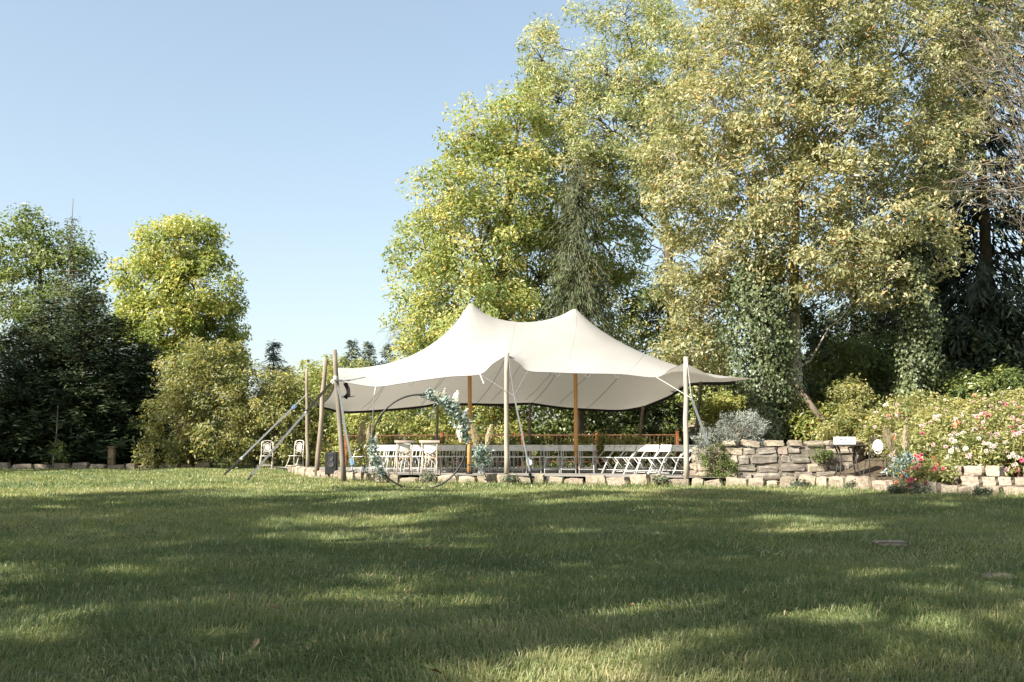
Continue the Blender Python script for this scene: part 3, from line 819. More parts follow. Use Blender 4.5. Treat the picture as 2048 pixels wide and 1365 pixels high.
shrub('understory_bush', 'sunny bush with dry brown top behind the iron table', 'shrub', [lobe(1700, 800, 35, 45, 27.5, .7), lobe(1720, 850, 45, 40, 27, .7), lobe(1690, 870, 50, 25, 26.5, .6)], 140, 60, .28, .10, 'shrub', None, base=at(1705, 885, 27), tone=.18, accent=.03)
shrub('rhododendron', 'dark olive rounded bush above the rose bed under the firs', 'bush', [lobe(1930, 790, 70, 42, 28, 1.2), lobe(2010, 790, 60, 45, 28, 1.2), lobe(1960, 830, 110, 40, 27.4, 1.0), lobe(2090, 800, 70, 50, 28, 1.2)], 280, 60, .30, .12, 'laurel', None, base=at(1965, 860, 28), tone=0.05)
# dark undergrowth that fills the shade below the firs
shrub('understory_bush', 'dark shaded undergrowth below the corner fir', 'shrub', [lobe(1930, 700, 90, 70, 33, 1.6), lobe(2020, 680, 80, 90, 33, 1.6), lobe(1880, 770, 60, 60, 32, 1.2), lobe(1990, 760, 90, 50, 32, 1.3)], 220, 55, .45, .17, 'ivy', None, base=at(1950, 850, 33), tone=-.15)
shrub('understory_bush', 'dark ivy undergrowth between the two ivy columns', 'shrub', [lobe(1600, 680, 60, 90, 33, 1.2), lobe(1640, 780, 70, 60, 33, 1.2), lobe(1740, 650, 60, 50, 34.5, 1.2)], 170, 55, .42, .15, 'ivy', None, base=at(1630, 870, 33), tone=0)

# ------------------------------------------------------------------ trees outside the picture whose shade lies on the lawn
def shade_tree(x, y, h, r, k, label):
    lob = []
    for i in range(16):
        a_ = i * 2.399963; q = r * .84 * math.sqrt((i + .5) / 16)
        c = np.array([x + q * math.cos(a_) + rng.normal() * .3, y + q * math.sin(a_) + rng.normal() * .3, h + rng.normal() * r * .22])
        lob.append((c, np.array([r * .235, r * .235, r * .19]) * rng.uniform(.75, 1.2)))
    broad_tree('shade_tree', label, 'tree', [x, y, 0], [[x, y, -.1], [x + .1, y, h * .4], [x, y + .1, h * .75], [x, y, h + r * .3]], lob, k, 40, .46, .26, 'walnut', r0=.3, every=2, group='trees left of and behind the viewer', ratio=.55)
# where each crown's shade should fall on the lawn -> where the tree stands
for fx, fy, h, r, label in [(-10, 6, 12, 5.2, 'broad tree well to the left behind the viewer'), (-2, 5, 12, 5.0, 'broad tree behind and left of the viewer'),
                            (6, 6, 12, 5.2, 'tree close behind the viewer'), (-8.5, 12.5, 12, 5.2, 'broad tree left of the lawn outside the picture'),
                            (0, 11.5, 12, 5.2, 'broad tree left of the viewer shading the middle lawn'), (8, 12, 12.5, 5.2, 'tree with a high crown close left of the viewer'),
                            (-4.5, 17.3, 12, 4.8, 'tree left of the lawn, nearest the picture edge'), (4.5, 16.8, 15, 4.8, 'tall slim tree left of the viewer'),
                            (13, 15, 17, 5.2, 'tallest tree beside the viewer with a very high crown'), (-15.4, 39.5, 12, 5.2, 'tall tree beyond the left edge shading the dark conifers')]:
    k_ = h / math.tan(R(SUN_ELEV))
    a = (fx - SUN_TRAVEL[0] * k_, fy - SUN_TRAVEL[1] * k_, h, r, 290, label)
    shade_tree(*a)

# ------------------------------------------------------------------ stones
def rock_mesh(seed, bev=.5):
    r_ = np.random.default_rng(seed)
    n = 4
    lin = np.linspace(-1, 1, n)
    mb = MB()
    V, Q = [], []
    key = {}
    def vid(p):
        k = tuple(np.round(p, 4))
        if k not in key:
            key[k] = len(V); V.append(np.array(p, float))
        return key[k]
    for ax in range(3):
        for sd in (-1, 1):
            for i in range(n - 1):
                for j in range(n - 1):
                    q = []
                    for (a, b_) in ((i, j), (i + 1, j), (i + 1, j + 1), (i, j + 1)):
                        p = [0, 0, 0]; p[ax] = sd; p[(ax + 1) % 3] = lin[a]; p[(ax + 2) % 3] = lin[b_]
                        q.append(vid(p))
                    Q.append(q if sd > 0 else q[::-1])
    V = np.array(V)
    sph = V / np.linalg.norm(V, axis=1, keepdims=True) * 1.25
    V = V * (1 - bev * .45) + sph * bev * .45
    ph = r_.uniform(0, 6, 6)
    V += .07 * np.stack([np.sin(V[:, 1] * 2.3 + ph[0]) + np.sin(V[:, 2] * 3 + ph[1]), np.sin(V[:, 0] * 2.1 + ph[2]) + np.sin(V[:, 2] * 2.6 + ph[3]), np.sin(V[:, 0] * 2.7 + ph[4]) + np.sin(V[:, 1] * 2 + ph[5])], 1)
    V += r_.normal(size=V.shape) * .035
    V = V / np.abs(V).max(0) * .5
    mb.add(V, [np.array(Q)])
    return mb
ROCK = {}
def rock_data(mat, v, bev):
    k = (mat, v, bev)
    if k not in ROCK:
        me = rock_mesh(100 + v, bev).data('stone', smooth_shade=False)
        me.materials.append(M[mat])
        ROCK[k] = me
    return ROCK[k]
def stone(parent, c, size, rz, mat='stone', bev=.5, v=None, tilt=.05):
    o = link('stone', rock_data(mat, random.randrange(7) if v is None else v, bev), None, parent)
    o.location = np.asarray(c, float) - OFF.get(parent.name, np.zeros(3))
    o.scale = size
    o.rotation_euler = (random.gauss(0, tilt), random.gauss(0, tilt), rz)
    return o

def walk(path, lengths):
    """positions and headings along a polyline"""
    path = np.asarray(path, float)
    seg = np.linalg.norm(np.diff(path, axis=0), axis=1)
    cum = np.concatenate([[0], np.cumsum(seg)])
    s = 0
    while True:
        l = lengths()
        if s + l > cum[-1]:
            return
        m_ = s + l / 2
        p = np.array([np.interp(m_, cum, path[:, k]) for k in range(path.shape[1])])
        a = np.array([np.interp(s + .02, cum, path[:, k]) for k in range(path.shape[1])])
        b_ = np.array([np.interp(s + l - .02, cum, path[:, k]) for k in range(path.shape[1])])
        yield p, math.atan2(b_[1] - a[1], b_[0] - a[0]), l
        s += l

kerb = thing('stone_kerb', 'low row of pale rough stones edging the terrace and rose bed', 'stone kerb', (0, 25, 0))
for p, a, l in walk(KERB, lambda: random.uniform(.26, .62)):
    h = random.uniform(.15, .29)
    stone(kerb, (p[0], p[1] + .06 + random.gauss(0, .03), h / 2 - .03 + float(gz(p[0], p[1]))), (l * .97, random.uniform(.26, .36), h + .06), a + random.gauss(0, .10), random.choice(['stone', 'stone', 'stone_warm']), random.choice([.35, .6, .75]), tilt=.09)
lk = thing('stone_kerb', 'row of low stones at the foot of the dark conifers', 'stone kerb', (-16, 36, 0))
for p, a, l in walk([[-21, 36.0], [-17.5, 36.9], [-14, 37.2], [-11.2, 37.6]], lambda: random.uniform(.35, .8)):
    h = random.uniform(.14, .26)
    stone(lk, (p[0], p[1], h / 2 - .02 + float(gz(p[0], p[1]))), (l * .96, .35, h + .05), a + random.gauss(0, .08), 'stone_warm', random.choice([.35, .6]))
# upper course right of the roses
rw = thing('garden_wall', 'short low wall of square sandstone blocks below the white roses', 'wall', (10, 20, 0))
up = [[(1885 - 1024) / F * 20.4, 20.4], [(1960 - 1024) / F * 19.75, 19.75], [(2048 - 1024) / F * 19.1, 19.1], [(2180 - 1024) / F * 18.2, 18.2]]
for c, z0, hh in ((0, .16, .21), (1, .37, .20)):
    for p, a, l in walk(up if c == 0 else up[:], lambda: random.uniform(.26, .46)):
        if c == 1 and random.random() < .12:
            continue
        stone(rw, (p[0] + .02 * c, p[1] + .06 * c + random.gauss(0, .02), z0 + hh / 2), (l * .95, .28, hh * random.uniform(.9, 1.1)), a + random.gauss(0, .05), 'stone', random.choice([.3, .45]), tilt=.03)
# stones at the left end of the terrace
ls = thing('boulder_group', 'rough boulders at the foot of the two left tent poles', 'boulders', (-5.4, 29, 0))
for px, py, D, s in [(628, 937, 30.2, .5), (615, 930, 31.5, .55), (655, 944, 28.8, .6), (600, 925, 33, .5), (590, 934, 33, .4), (680, 950, 28, .45)]:
    p = at(px, py, D); stone(ls, (p[0], p[1], .14), (s, s * .7, .32), random.uniform(-.4, .4), 'stone', .6)

# raised bed: dry-stone wall with a rounded, sunlit left end
WALL = [[(px - 1024) / F * D, D] for px, D in [(1392, 27.0), (1387, 26.0), (1398, 25.1), (1430, 24.6), (1480, 24.35), (1560, 24.25), (1640, 24.2), (1700, 24.3), (1728, 24.8), (1735, 25.8)]]
rb = thing('raised_bed', 'curved dry-stone raised bed right of the tent with cap stones', 'stone wall', (WALL[4][0], 24.5, 0))
z = .10
for c in range(4):
    hh = [.24, .19, .23, .18][c]
    for p, a, l in walk(WALL, lambda: random.choice([random.uniform(.2, .34), random.uniform(.35, .75)])):
        n_ = np.array([math.sin(a), -math.cos(a)])
        d = random.gauss(0, .025) - .02 * c
        front_ = p[0] > WALL[4][0] - .1
        stone(rb, (p[0] + n_[0] * d, p[1] + n_[1] * d, z + hh / 2 + random.gauss(0, .012)), (l * random.uniform(.95, 1.04), .30, hh * random.uniform(.86, 1.12)), a + random.gauss(0, .05), 'stone_shaded' if front_ and random.random() < .75 else 'stone', random.choice([.2, .35, .5]), tilt=.035)
    z += hh
for p, a, l in walk(WALL[3:], lambda: random.uniform(.38, .66)):
    cs = stone(rb, (p[0], p[1] + .05, z + .075), (l * .93, .36, .16), a + random.gauss(0, .06), 'stone', .7)
core = np.array(WALL)
tw = unit(np.gradient(core, axis=0)); inner = core + np.stack([tw[:, 1], -tw[:, 0]], 1) * .05
mb = MB()
bk = np.array([[core[4][0] + (x - core[4][0]) * .8, 28.5] for x in core[:, 0]])
rows = [np.concatenate([inner * (1 - s) + bk * s, np.full((len(core), 1), z - .06 + .1 * s)], 1) for s in np.linspace(0, 1, 5)]
mb.grid(np.array(rows))
low = np.concatenate([inner, np.full((len(core), 1), .02)], 1)
mb.grid(np.array([low, rows[0]]))
part('mortar_core', mb, M['mortar'], rb)
# stacked stones of a low step wall on the bank behind the tent
sw = thing('step_wall', 'stacked pinkish stone slabs on the bank behind the right tent poles', 'wall', at(1405, 870, 33))
for i, y in enumerate([872, 861, 851, 841]):
    for px in (1388, 1412, 1432):
        p = at(px + random.uniform(-4, 4), y, 33 + i * .2)
        stone(sw, p, (.40, .45, .16), random.gauss(0, .08), 'stone', .3)
# flat stones sunk in the lawn
for px, py, s, lb in [(1768, 1083, .34, 'flat pale stone slab sunk in the shaded lawn at the right'), (1976, 1152, .22, 'small grey stone half hidden in the lawn near the right edge')]:
    D = CAMZ * F / (py - 893); x = (px - 1024) / F * D
    mb = MB(); mm = rock_mesh(31 + int(s * 100), .3)
    V = mm.v[0] * np.array([s, s * .7, .06]) + np.array([x, D, float(gz(x, D)) + .005])
    mb.add(V, [mm.g[4][0]])
    single('lawn_stone', mb, M['stone_warm'], lb, 'stone')

# ------------------------------------------------------------------ the stretch tent
tent = thing('stretch_tent', 'large cream stretch tent with two peaks on wooden poles over the terrace', 'tent', (0, 28, PZ))
def spline(ctrl, n, corners=()):
    """curve through control points; corners (indices) stay sharp"""
    P = np.array([at(*c) for c in ctrl])
    cuts = [0] + sorted(corners) + [len(P) - 1]
    out = []
    for a, b_ in zip(cuts[:-1], cuts[1:]):
        Q = P[a:b_ + 1]
        m_ = len(Q)
        Qe = np.concatenate([[2 * Q[0] - Q[1]], Q, [2 * Q[-1] - Q[-2]]])
        for i in range(m_ - 1):
            p0, p1, p2, p3 = Qe[i:i + 4]
            for t_ in np.linspace(0, 1, 24, endpoint=False):
                out.append(.5 * ((2 * p1) + (-p0 + p2) * t_ + (2 * p0 - 5 * p1 + 4 * p2 - p3) * t_ ** 2 + (-p0 + 3 * p1 - 3 * p2 + p3) * t_ ** 3))
    out.append(P[-1])
    out = np.array(out)
    s = np.concatenate([[0], np.cumsum(np.linalg.norm(np.diff(out, axis=0), axis=1))])
    q = np.linspace(0, s[-1], n)
    return np.stack([np.interp(q, s, out[:, k]) for k in range(3)], 1)
NU, NV = 141, 81
front_c = [(673, 760, 26.5), (700, 767, 26.4), (752, 774, 26.25), (800, 768, 26.2), (845, 761, 26.1), (900, 754, 26.0), (960, 749, 25.85), (985, 729, 25.7), (1013, 711, 25.55), (1037, 726, 25.5), (1056, 742, 25.45),
           (1100, 745, 25.4), (1150, 747, 25.3), (1240, 749, 25.0), (1313, 755, 24.7), (1343, 738, 24.4), (1371, 727, 24.2)]
right_c = [(1371, 727, 24.2), (1402, 742, 25.0), (1432, 756, 25.7), (1466, 755, 26.2), (1506, 757, 26.8), (1456, 764, 28.4), (1402, 765, 30.2), (1372, 770, 31.2), (1340, 791, 32.2), (1287, 813, 33)]
back_c = [(632, 811, 33.5), (660, 817, 33.3), (690, 823, 33), (770, 819, 33), (845, 812, 33), (875, 807, 33), (940, 807, 33), (1000, 808, 33), (1058, 806, 33), (1090, 810, 33), (1130, 815, 33), (1180, 818, 33), (1240, 820, 33), (1287, 813, 33)]
left_c = [(673, 760, 26.5), (676, 748, 27.6), (674, 736, 29.2), (668, 770, 30.6), (655, 795, 31.8), (632, 811, 33.5)]
fc = spline(front_c, NU, (8,)); bc = spline(back_c, NU); lc = spline(left_c, NV, (2,)); rc = spline(right_c, NV, (4,))
u = np.linspace(0, 1, NU)[None, :, None]; v = np.linspace(0, 1, NV)[:, None, None]
S = (1 - v) * fc[None] + v * bc[None] + (1 - u) * lc[:, None] + u * rc[:, None] \
    - ((1 - u) * (1 - v) * fc[0] + u * (1 - v) * fc[-1] + (1 - u) * v * bc[0] + u * v * bc[-1])
for it in range(1500):       # harmonic map of the plan
    S[1:-1, 1:-1, :2] = .25 * (S[:-2, 1:-1, :2] + S[2:, 1:-1, :2] + S[1:-1, :-2, :2] + S[1:-1, 2:, :2])
PK = [at(940, 606, 27.2), at(1150, 617, 28.2)]
ctrl = np.concatenate([fc[::5], bc[::6], lc[5:-4:6], rc[5:-4:6], np.array(PK)])
Dm = np.linalg.norm(ctrl[:, None, :2] - ctrl[None, :, :2], axis=2)
KP = .36
K = (Dm ** 2 + .06 ** 2) ** KP
n_ = len(ctrl)
A = np.zeros((n_ + 1, n_ + 1)); A[:n_, :n_] = -K; A[:n_, n_] = 1; A[n_, :n_] = 1
w = np.linalg.solve(A, np.append(ctrl[:, 2], 0))
gx = S.reshape(-1, 3)
Zs = -((((gx[:, None, :2] - ctrl[None, :, :2]) ** 2).sum(2) + .06 ** 2) ** KP) @ w[:n_] + w[n_]
Zs = Zs.reshape(NV, NU)
# blend to the exact edge near the border
ub = np.minimum(np.linspace(0, 1, NU), 1 - np.linspace(0, 1, NU))[None]; vb = np.minimum(np.linspace(0, 1, NV), 1 - np.linspace(0, 1, NV))[:, None]
eb = np.minimum(ub * 1.2, vb)
err = S[..., 2] * 0
err[0] = fc[:, 2] - Zs[0]; err[-1] = bc[:, 2] - Zs[-1]; err[:, 0] = lc[:, 2] - Zs[:, 0]; err[:, -1] = rc[:, 2] - Zs[:, -1]
for it in range(400):
    err[1:-1, 1:-1] = .25 * (err[:-2, 1:-1] + err[2:, 1:-1] + err[1:-1, :-2] + err[1:-1, 2:])
S[..., 2] = Zs + err
for p_, amp, rad, fr, ph in [(fc[int(np.argmin(np.linalg.norm(fc - at(1013, 711, 25.55), axis=1)))], .016, .8, 13, .4), (fc[0], .022, 1.0, 15, 1.0), (fc[-1], .016, .8, 13, 2.0), (PK[0], .010, .55, 11, .3), (PK[1], .010, .55, 11, 1.3), (lc[NV // 3], .014, .7, 14, .7)]:
    dx = S[..., 0] - p_[0]; dy = S[..., 1] - p_[1]; rr = np.sqrt(dx * dx + dy * dy)
    S[..., 2] += amp * np.sin(np.arctan2(dy, dx) * fr + ph) * np.exp(-rr / rad) * np.clip(rr / .25, 0, 1) * np.clip(eb / .02, 0, 1)
canopy = part('canopy', MB().grid(S), M['fabric'], tent, True)

def ribbon_down(P, h, th=.012):
    """a band hanging from an edge: closed strip with thickness"""
    P = np.asarray(P)
    T = unit(np.gradient(P, axis=0)); N_ = unit(np.cross(T, [0, 0, 1]))
    ring = np.stack([P + N_ * th + [0, 0, .02], P - N_ * th + [0, 0, .02], P - N_ * th - [0, 0, h], P + N_ * th - [0, 0, h]], 1)
    return np.concatenate([ring, ring[:, :1]], 1)
mb = MB()
mb.grid(ribbon_down(bc, .075)); mb.grid(ribbon_down(lc[30:], .075)); mb.grid(ribbon_down(rc[36:], .09))
part('edge_band', mb, M['black_band'], canopy)
for k in (24, 47, 70, 93, 116):     # flat welded panel seams
    mb = MB(); q = S[:, k]; e_ = unit(S[:, k + 1] - S[:, k - 1]); nn_ = unit(np.cross(e_, np.gradient(q, axis=0))); nn_[nn_[:, 2] < 0] *= -1
    mb.grid(np.stack([q - e_ * .009 + nn_ * .001, q - e_ * .007 + nn_ * .004, q + e_ * .007 + nn_ * .004, q + e_ * .009 + nn_ * .001], 1)); part('seam', mb, M['fabric'], canopy)
mb = MB(); mb.tube(fc, .008, 4); part('hem_cord', mb, M['rope'], canopy)
# lashing cords under the cloth
for k in (30, 55, 84, 98, 112):
    k2 = k - 9
    P = np.array([S[j, int(k + (k2 - k) * j / (NV - 1))] - [0, 0, .02] for j in range(1, NV - 2, 4)])
    mb = MB(); mb.tube(P, .007, 4); part('cord', mb, M['rope'], canopy)
# loops hanging from the front hem
for px in (823, 893, 1118, 1178, 1237):
    k = int(np.argmin(np.abs(fc[:, 0] / fc[:, 1] * F + 1024 - px)))
    c = fc[k]
    P = [c + [-.06, 0, 0], c + [-.05, 0, -.06], c + [0, 0, -.10], c + [.05, 0, -.06], c + [.06, 0, 0]]
    mb = MB(); mb.tube(P, .010, 5); part('loop', mb, M['rope'], canopy)
# small printed mark under the cloth, lower left
c = at(695, 803, 32.0)
iu = np.unravel_index(np.argmin(np.linalg.norm(S[..., :2] - np.array([at(695, 803, 31.6)[0], 31.6]), axis=2)), S.shape[:2])
sp = S[iu]; du = unit(S[iu[0], iu[1] + 2] - sp); dv = unit(S[iu[0] + 2, iu[1]] - sp)
mb = MB()
def mark(a, b_, wd):
    a = np.array(a); b_ = np.array(b_); d = unit(b_ - a); q = np.array([-d[1], d[0]]) * wd
    pts = [a + q, b_ + q, b_ - q, a - q]
    nn = np.cross(du, dv); nn = nn if nn[2] < 0 else -nn
    V = np.array([sp + du * p_[0] + dv * p_[1] + nn * .012 for p_ in pts])
    mb.add(V, [np.array([[0, 1, 2, 3]])])
for a, b_ in [((-.28, .10), (-.14, .16)), ((-.14, .16), (-.06, .02)), ((-.28, .10), (-.20, -.02)), ((-.02, .12), (.16, .14)), ((.16, .14), (.05, -.06)), ((.18, .16), (.28, .06)), ((-.20, -.06), (.0, -.06))]:
    mark(a, b_, .03)
part('print', mb, M['print_black'], canopy)

def pole(pb, pt, mat, r=.062, r2=None, name='pole', label=None):
    mb = MB(); n = 7
    P = np.array([pb + (pt - pb) * t for t in np.linspace(0, 1, n)])
    P[1:-1, :2] += rng.normal(size=(n - 2, 2)) * .008
    rr = np.linspace(r, r2 or r * .8, n); mb.tube(P, rr, 10)
    return part(name, mb, M[mat], tent, True, label=label)
gp = lambda px, D, z: np.array([(px - 1024) / F * D, D, z])
pole(gp(691, 26.5, .0), at(669, 700, 26.4), 'pole_grey', .075, .06, label='grey weathered pole leaning at the front left corner')
pole(gp(637, 29, .12), at(651, 718, 29), 'pole_wood', .072, .06)
pole(gp(618, 33, .12), at(613.5, 738, 33), 'pole_wood', .062, .05)
pole(gp(1013, 25.5, .17), at(1014, 706, 25.5), 'pole_pale', .062, .055)
pole(gp(1369, 24.15, .10), at(1372, 714, 24.15), 'pole_pale', .066, .058)
pole(gp(872, 32.8, .2), at(876, 808, 32.8), 'pole_wood', .05)
pole(gp(1060, 32.8, .2), at(1059, 808, 32.8), 'pole_wood', .05)
pole(gp(1272, 32.7, .2), at(1286, 812, 32.7), 'pole_wood', .06)
pole(gp(1383, 30, .2), at(1402, 764, 30), 'pole_grey', .06)
for px, D, pk in ((940, 27.2, PK[0]), (1151, 28.2, PK[1])):
    b0 = np.array([pk[0], pk[1], PZ])
    po = pole(b0, pk - [0, 0, .06], 'pole_orange', .058, .058, 'centre_pole')
    mb = MB(); mb.tube([b0, b0 + [0, 0, .05]], .09, 12); mb.tube([b0 + [0, 0, .235], b0 + [0, 0, .265]], .068, 12); mb.box(b0 + [.075, 0, .14], (.03, .03, .26))
    part('base_sleeve', mb, M['black_plastic'], po)

def strap(P, wd, mat, th=.006, name='guy_strap', facing=(0, -1, .2)):
    P = np.array(P, float); T = unit(np.gradient(P, axis=0)); Sd = unit(np.cross(T, np.array(facing, float))); N_ = np.cross(Sd, T)
    w2 = wd / 2
    ring = np.stack([P + Sd * w2 + N_ * th, P - Sd * w2 + N_ * th, P - Sd * w2 - N_ * th, P + Sd * w2 - N_ * th], 1)
    mb = MB(); mb.grid(np.concatenate([ring, ring[:, :1]], 1))
    return part(name, mb, M[mat], tent)
def line(P, r, mat, name='guy_rope'):
    mb = MB(); mb.tube(np.array(P), r, 5); return part(name, mb, M[mat], tent)
def buckle(p, d, mat='buckle', s=1.0):
    d = unit(np.array(d, float)); a = unit(np.cross(d, [0, 1, 0])); b_ = np.cross(d, a)
    rot = np.stack([a, b_, d], 1)
    mb = MB(); mb.box(p, (.07 * s, .06 * s, .16 * s), rot, bev=.012); mb.box(np.array(p) + rot @ np.array([.05 * s, 0, .02]), (.03 * s, .07 * s, .10 * s), rot, bev=.008)
    return part('ratchet', mb, M[mat], tent)
def stake(p, d, mat='black_metal'):
    p = np.array(p, float); d = unit(np.array(d, float)); mb = MB(); mb.tube([p - d * .05, p + d * .22], [.022, .016], 7); mb.tube([p + d * .2 + [-.05, 0, 0], p + d * .2 + [.05, 0, 0]], .014, 6)
    return part('stake', mb, M[mat], tent)
def lin(a, b_, n=6): return [a + (b_ - a) * t for t in np.linspace(0, 1, n)]
# front left guy: black upper, grey lower
a = at(666, 762, 26.45); e = np.array([*gp(499, 27.3, .0)[:2], .03])
m1 = a + (e - a) * .32
strap(lin(a, a + (e - a) * .36), .07, 'black_band', facing=(.3, -1, .3)); strap(lin(m1 - [0, .02, 0], e), .06, 'strap', facing=(.3, -1, .3)); stake(e, (e - a) * -1); buckle(a, (e - a)); buckle(m1, e - a, s=.8)
# back left guy from the far pole
a = at(614, 788, 32.9); e = np.array([*gp(452, 30.8, 0)[:2], .06])
line(lin(a, a + (e - a) * .12), .012, 'rope_white'); strap(lin(a + (e - a) * .12, a + (e - a) * .8), .058, 'strap'); strap(lin(a + (e - a) * .8, e), .06, 'black_band'); buckle(a + (e - a) * .17, e - a, 'buckle_blue', 1.1); buckle(a + (e - a) * .8, e - a, 'buckle', .8); stake(e, (a - e))
# down the front left pole
a = at(680, 790, 26.35); c = at(690, 858, 26.2); e = at(709, 957, 26.0)
strap(lin(at(672, 764, 26.4), a, 3) + lin(a, c, 4)[1:] + lin(c, at(703, 922, 26.05), 4)[1:], .06, 'strap'); buckle(at(703, 925, 26.05), e - c, 'buckle_blue', 1.2); line(lin(at(704, 935, 26.05), e, 3), .012, 'rope'); stake(e, c - e)
# rope from the left notch
a = at(752, 774, 26.25); e = at(737, 945, 25.9)
line(lin(a, at(749, 790, 26.2), 3), .02, 'rope_white'); line(lin(at(749, 788, 26.2), e), .010, 'rope')
# front middle: three ropes meet, then a strap to the ground
j = at(1028, 792, 25.1)
line(lin(at(1017, 714, 25.45), j), .010, 'rope'); line(lin(at(1056, 742, 25.45), j), .009, 'rope'); line(lin(at(960, 749, 25.85), j), .007, 'rope')
e = at(1064, 966, 24.5)
strap(lin(j, e - (e - j) * .12), .038, 'strap'); buckle(at(1057, 925, 24.7), e - j, 'buckle', 1.3); strap(lin(e - (e - j) * .13, e, 3), .06, 'black_band'); stake(e, j - e)
line(lin(at(960, 749, 25.85), at(968, 768, 25.7), 3), .018, 'rope_white')
# front right
j = at(1383, 797, 24.0)
line(lin(at(1313, 755, 24.7), j), .010, 'rope_white'); line(lin(at(1374, 719, 24.1), j), .010, 'rope_white')
e = at(1416, 888, 23.9); strap(lin(j, e), .055, 'strap')
# ropes on the left side
line(lin(at(651, 724, 29), at(674, 737, 29.2), 3), .012, 'rope'); line(lin(at(614, 785, 33), at(632, 811, 33.5), 3), .012, 'rope_white')
line(lin(at(1402, 766, 30), at(1372, 771, 31.2), 3), .010, 'rope'); 
# the dark flap of webbing at the front left corner
strap([at(690, 766, 26.5), at(696, 778, 26.5), at(697, 788, 26.5), at(690, 797, 26.55)], .11, 'black_band', name='corner_flap', facing=(.2, -1, 0))
mb = MB(); mb.box(at(671, 757, 26.35), (.10, .14, .13), bev=.02); mb.tube([at(668, 762, 26.3), at(690, 763, 26.5)], .014, 5); part('corner_fitting', mb, M['buckle'], tent)

# ------------------------------------------------------------------ rusty fence behind the terrace
fence = thing('rusty_fence', 'low rusty iron railing behind the chair rows', 'fence', (0, 35.0, PZ))
fa, fb = at(692, 862, 36.3), at(1358, 869, 34.2)
fa[2] = fb[2] = 1.36
def fp(px):
    t_ = (px - 692) / (1358 - 692); q = fa + (fb - fa) * t_; return np.array([q[0], q[1], PZ])
for px in (692, 892, 1055, 1201, 1355):
    b0 = fp(px); mb = MB(); mb.box(b0 + [0, 0, .62], (.10, .10, 1.24), bev=.01); mb.box(b0 + [0, 0, 1.25], (.12, .12, .03), bev=.008)
    part('post', mb, M['rust'], fence)
mb = MB(); mb.tube([fa + [0, 0, -.03], fb + [0, 0, -.03]], .028, 6); part('top_rail', mb, M['rust_dark'], fence)
mb = MB(); mb.tube([fa + [0, 0, -.95], fb + [0, 0, -.95]], .022, 6); part('bottom_rail', mb, M['rust_dark'], fence)
bm_ = None
L_ = np.linalg.norm(fb - fa); nb = int(L_ / .14)
for i in range(1, nb):
    q = fa + (fb - fa) * i / nb
    if bm_ is None:
        m_ = MB(); m_.tube([[0, 0, 0], [0, 0, .92]], .010, 5); bm_ = m_.data('baluster'); bm_.materials.append(M['rust_dark'])
    o = link('baluster', bm_, None, fence); o.location = q - [0, 0, .955] - OFF[fence.name]

# ------------------------------------------------------------------ white folding chairs
def make_folding_chair(loc):
    t = thing('folding_chair', 'x', 'chair', loc, 'white folding chairs under the tent')
    w_ = .20
    mb = MB(); mb.box((0, -.02, .445), (.40, .37, .022), bev=.008); part('seat', mb, M['white_paint'], t, local=True)
    # back panel with a small grip hole, leaning back
    ang = .30; ca, sa = math.cos(ang), math.sin(ang)
    pl = lambda x, s, d: np.array([x, .225 + (s - .70) * sa + d * ca, s - d * sa])
    mb = MB(); s0, s1, h0, h1, hx = .615, .785, .725, .750, .045
    def slab(x0, x1, a, b_):
        V = [pl(x0, a, -.01), pl(x1, a, -.01), pl(x1, b_, -.01), pl(x0, b_, -.01), pl(x0, a, .01), pl(x1, a, .01), pl(x1, b_, .01), pl(x0, b_, .01)]
        mb.add(V, [np.array([[0, 1, 2, 3], [7, 6, 5, 4], [0, 4, 5, 1], [1, 5, 6, 2], [2, 6, 7, 3], [3, 7, 4, 0]])])
    slab(-w_ - .012, -hx, s0, s1); slab(hx, w_ + .012, s0, s1); slab(-hx, hx, s0, h0); slab(-hx, hx, h1, s1)
    part('backrest', mb, M['white_paint'], t, local=True)
    for sx in (-1, 1):
        mb = MB(); mb.tube([[sx * (w_ + .005), -.24, 0], [sx * (w_ + .005), .01, .44], [sx * (w_ + .005), .20, .63], [sx * (w_ + .005), .245, .775]], .0125, 6); part('leg', mb, M['white_metal'], t, True, local=True)
        mb = MB(); mb.tube([[sx * (w_ - .03), -.19, .43], [sx * (w_ - .03), .25, 0]], .0125, 6); part('leg', mb, M['white_metal'], t, True, local=True)
    mb = MB(); mb.tube([[-w_, -.175, .115], [w_, -.175, .115]], .009, 5); part('stretcher', mb, M['white_metal'], t, local=True)
    mb = MB(); mb.tube([[-w_ + .03, .19, .06], [w_ - .03, .19, .06]], .009, 5); part('stretcher', mb, M['white_metal'], t, local=True)
    return t
ORD = ['first', 'second', 'third', 'fourth', 'fifth', 'sixth', 'seventh', 'eighth', 'ninth', 'tenth', 'eleventh', 'twelfth', 'thirteenth', 'fourteenth', 'fifteenth']
proto = None
def place_chair(x, y, rz, label):
    global proto
    if proto is None:
        proto = make_folding_chair((0, 0, 0)); o = proto
    else:
        o = copy_tree(proto)
    o.location = (x, y, PZ); o.rotation_euler = (0, 0, rz); o['label'] = label
    return o
N1 = 14
for r_ in range(3):
    for i in range(N1):
        px = 722 + i * 34.5
        D = 29.4 - 1.5 * i / (N1 - 1) + r_ * .95
        x = (px - 1024) / F * (29.4 - 1.5 * i / (N1 - 1)) + r_ * .12
        rz = R(-2) + random.gauss(0, .04)
        row = ['front row facing the lawn', 'middle row facing the lawn', 'rear row by the fence'][r_]
        place_chair(x + random.gauss(0, .01), D + random.gauss(0, .03), rz, f'{ORD[i]} white folding chair from the left in the {row}')
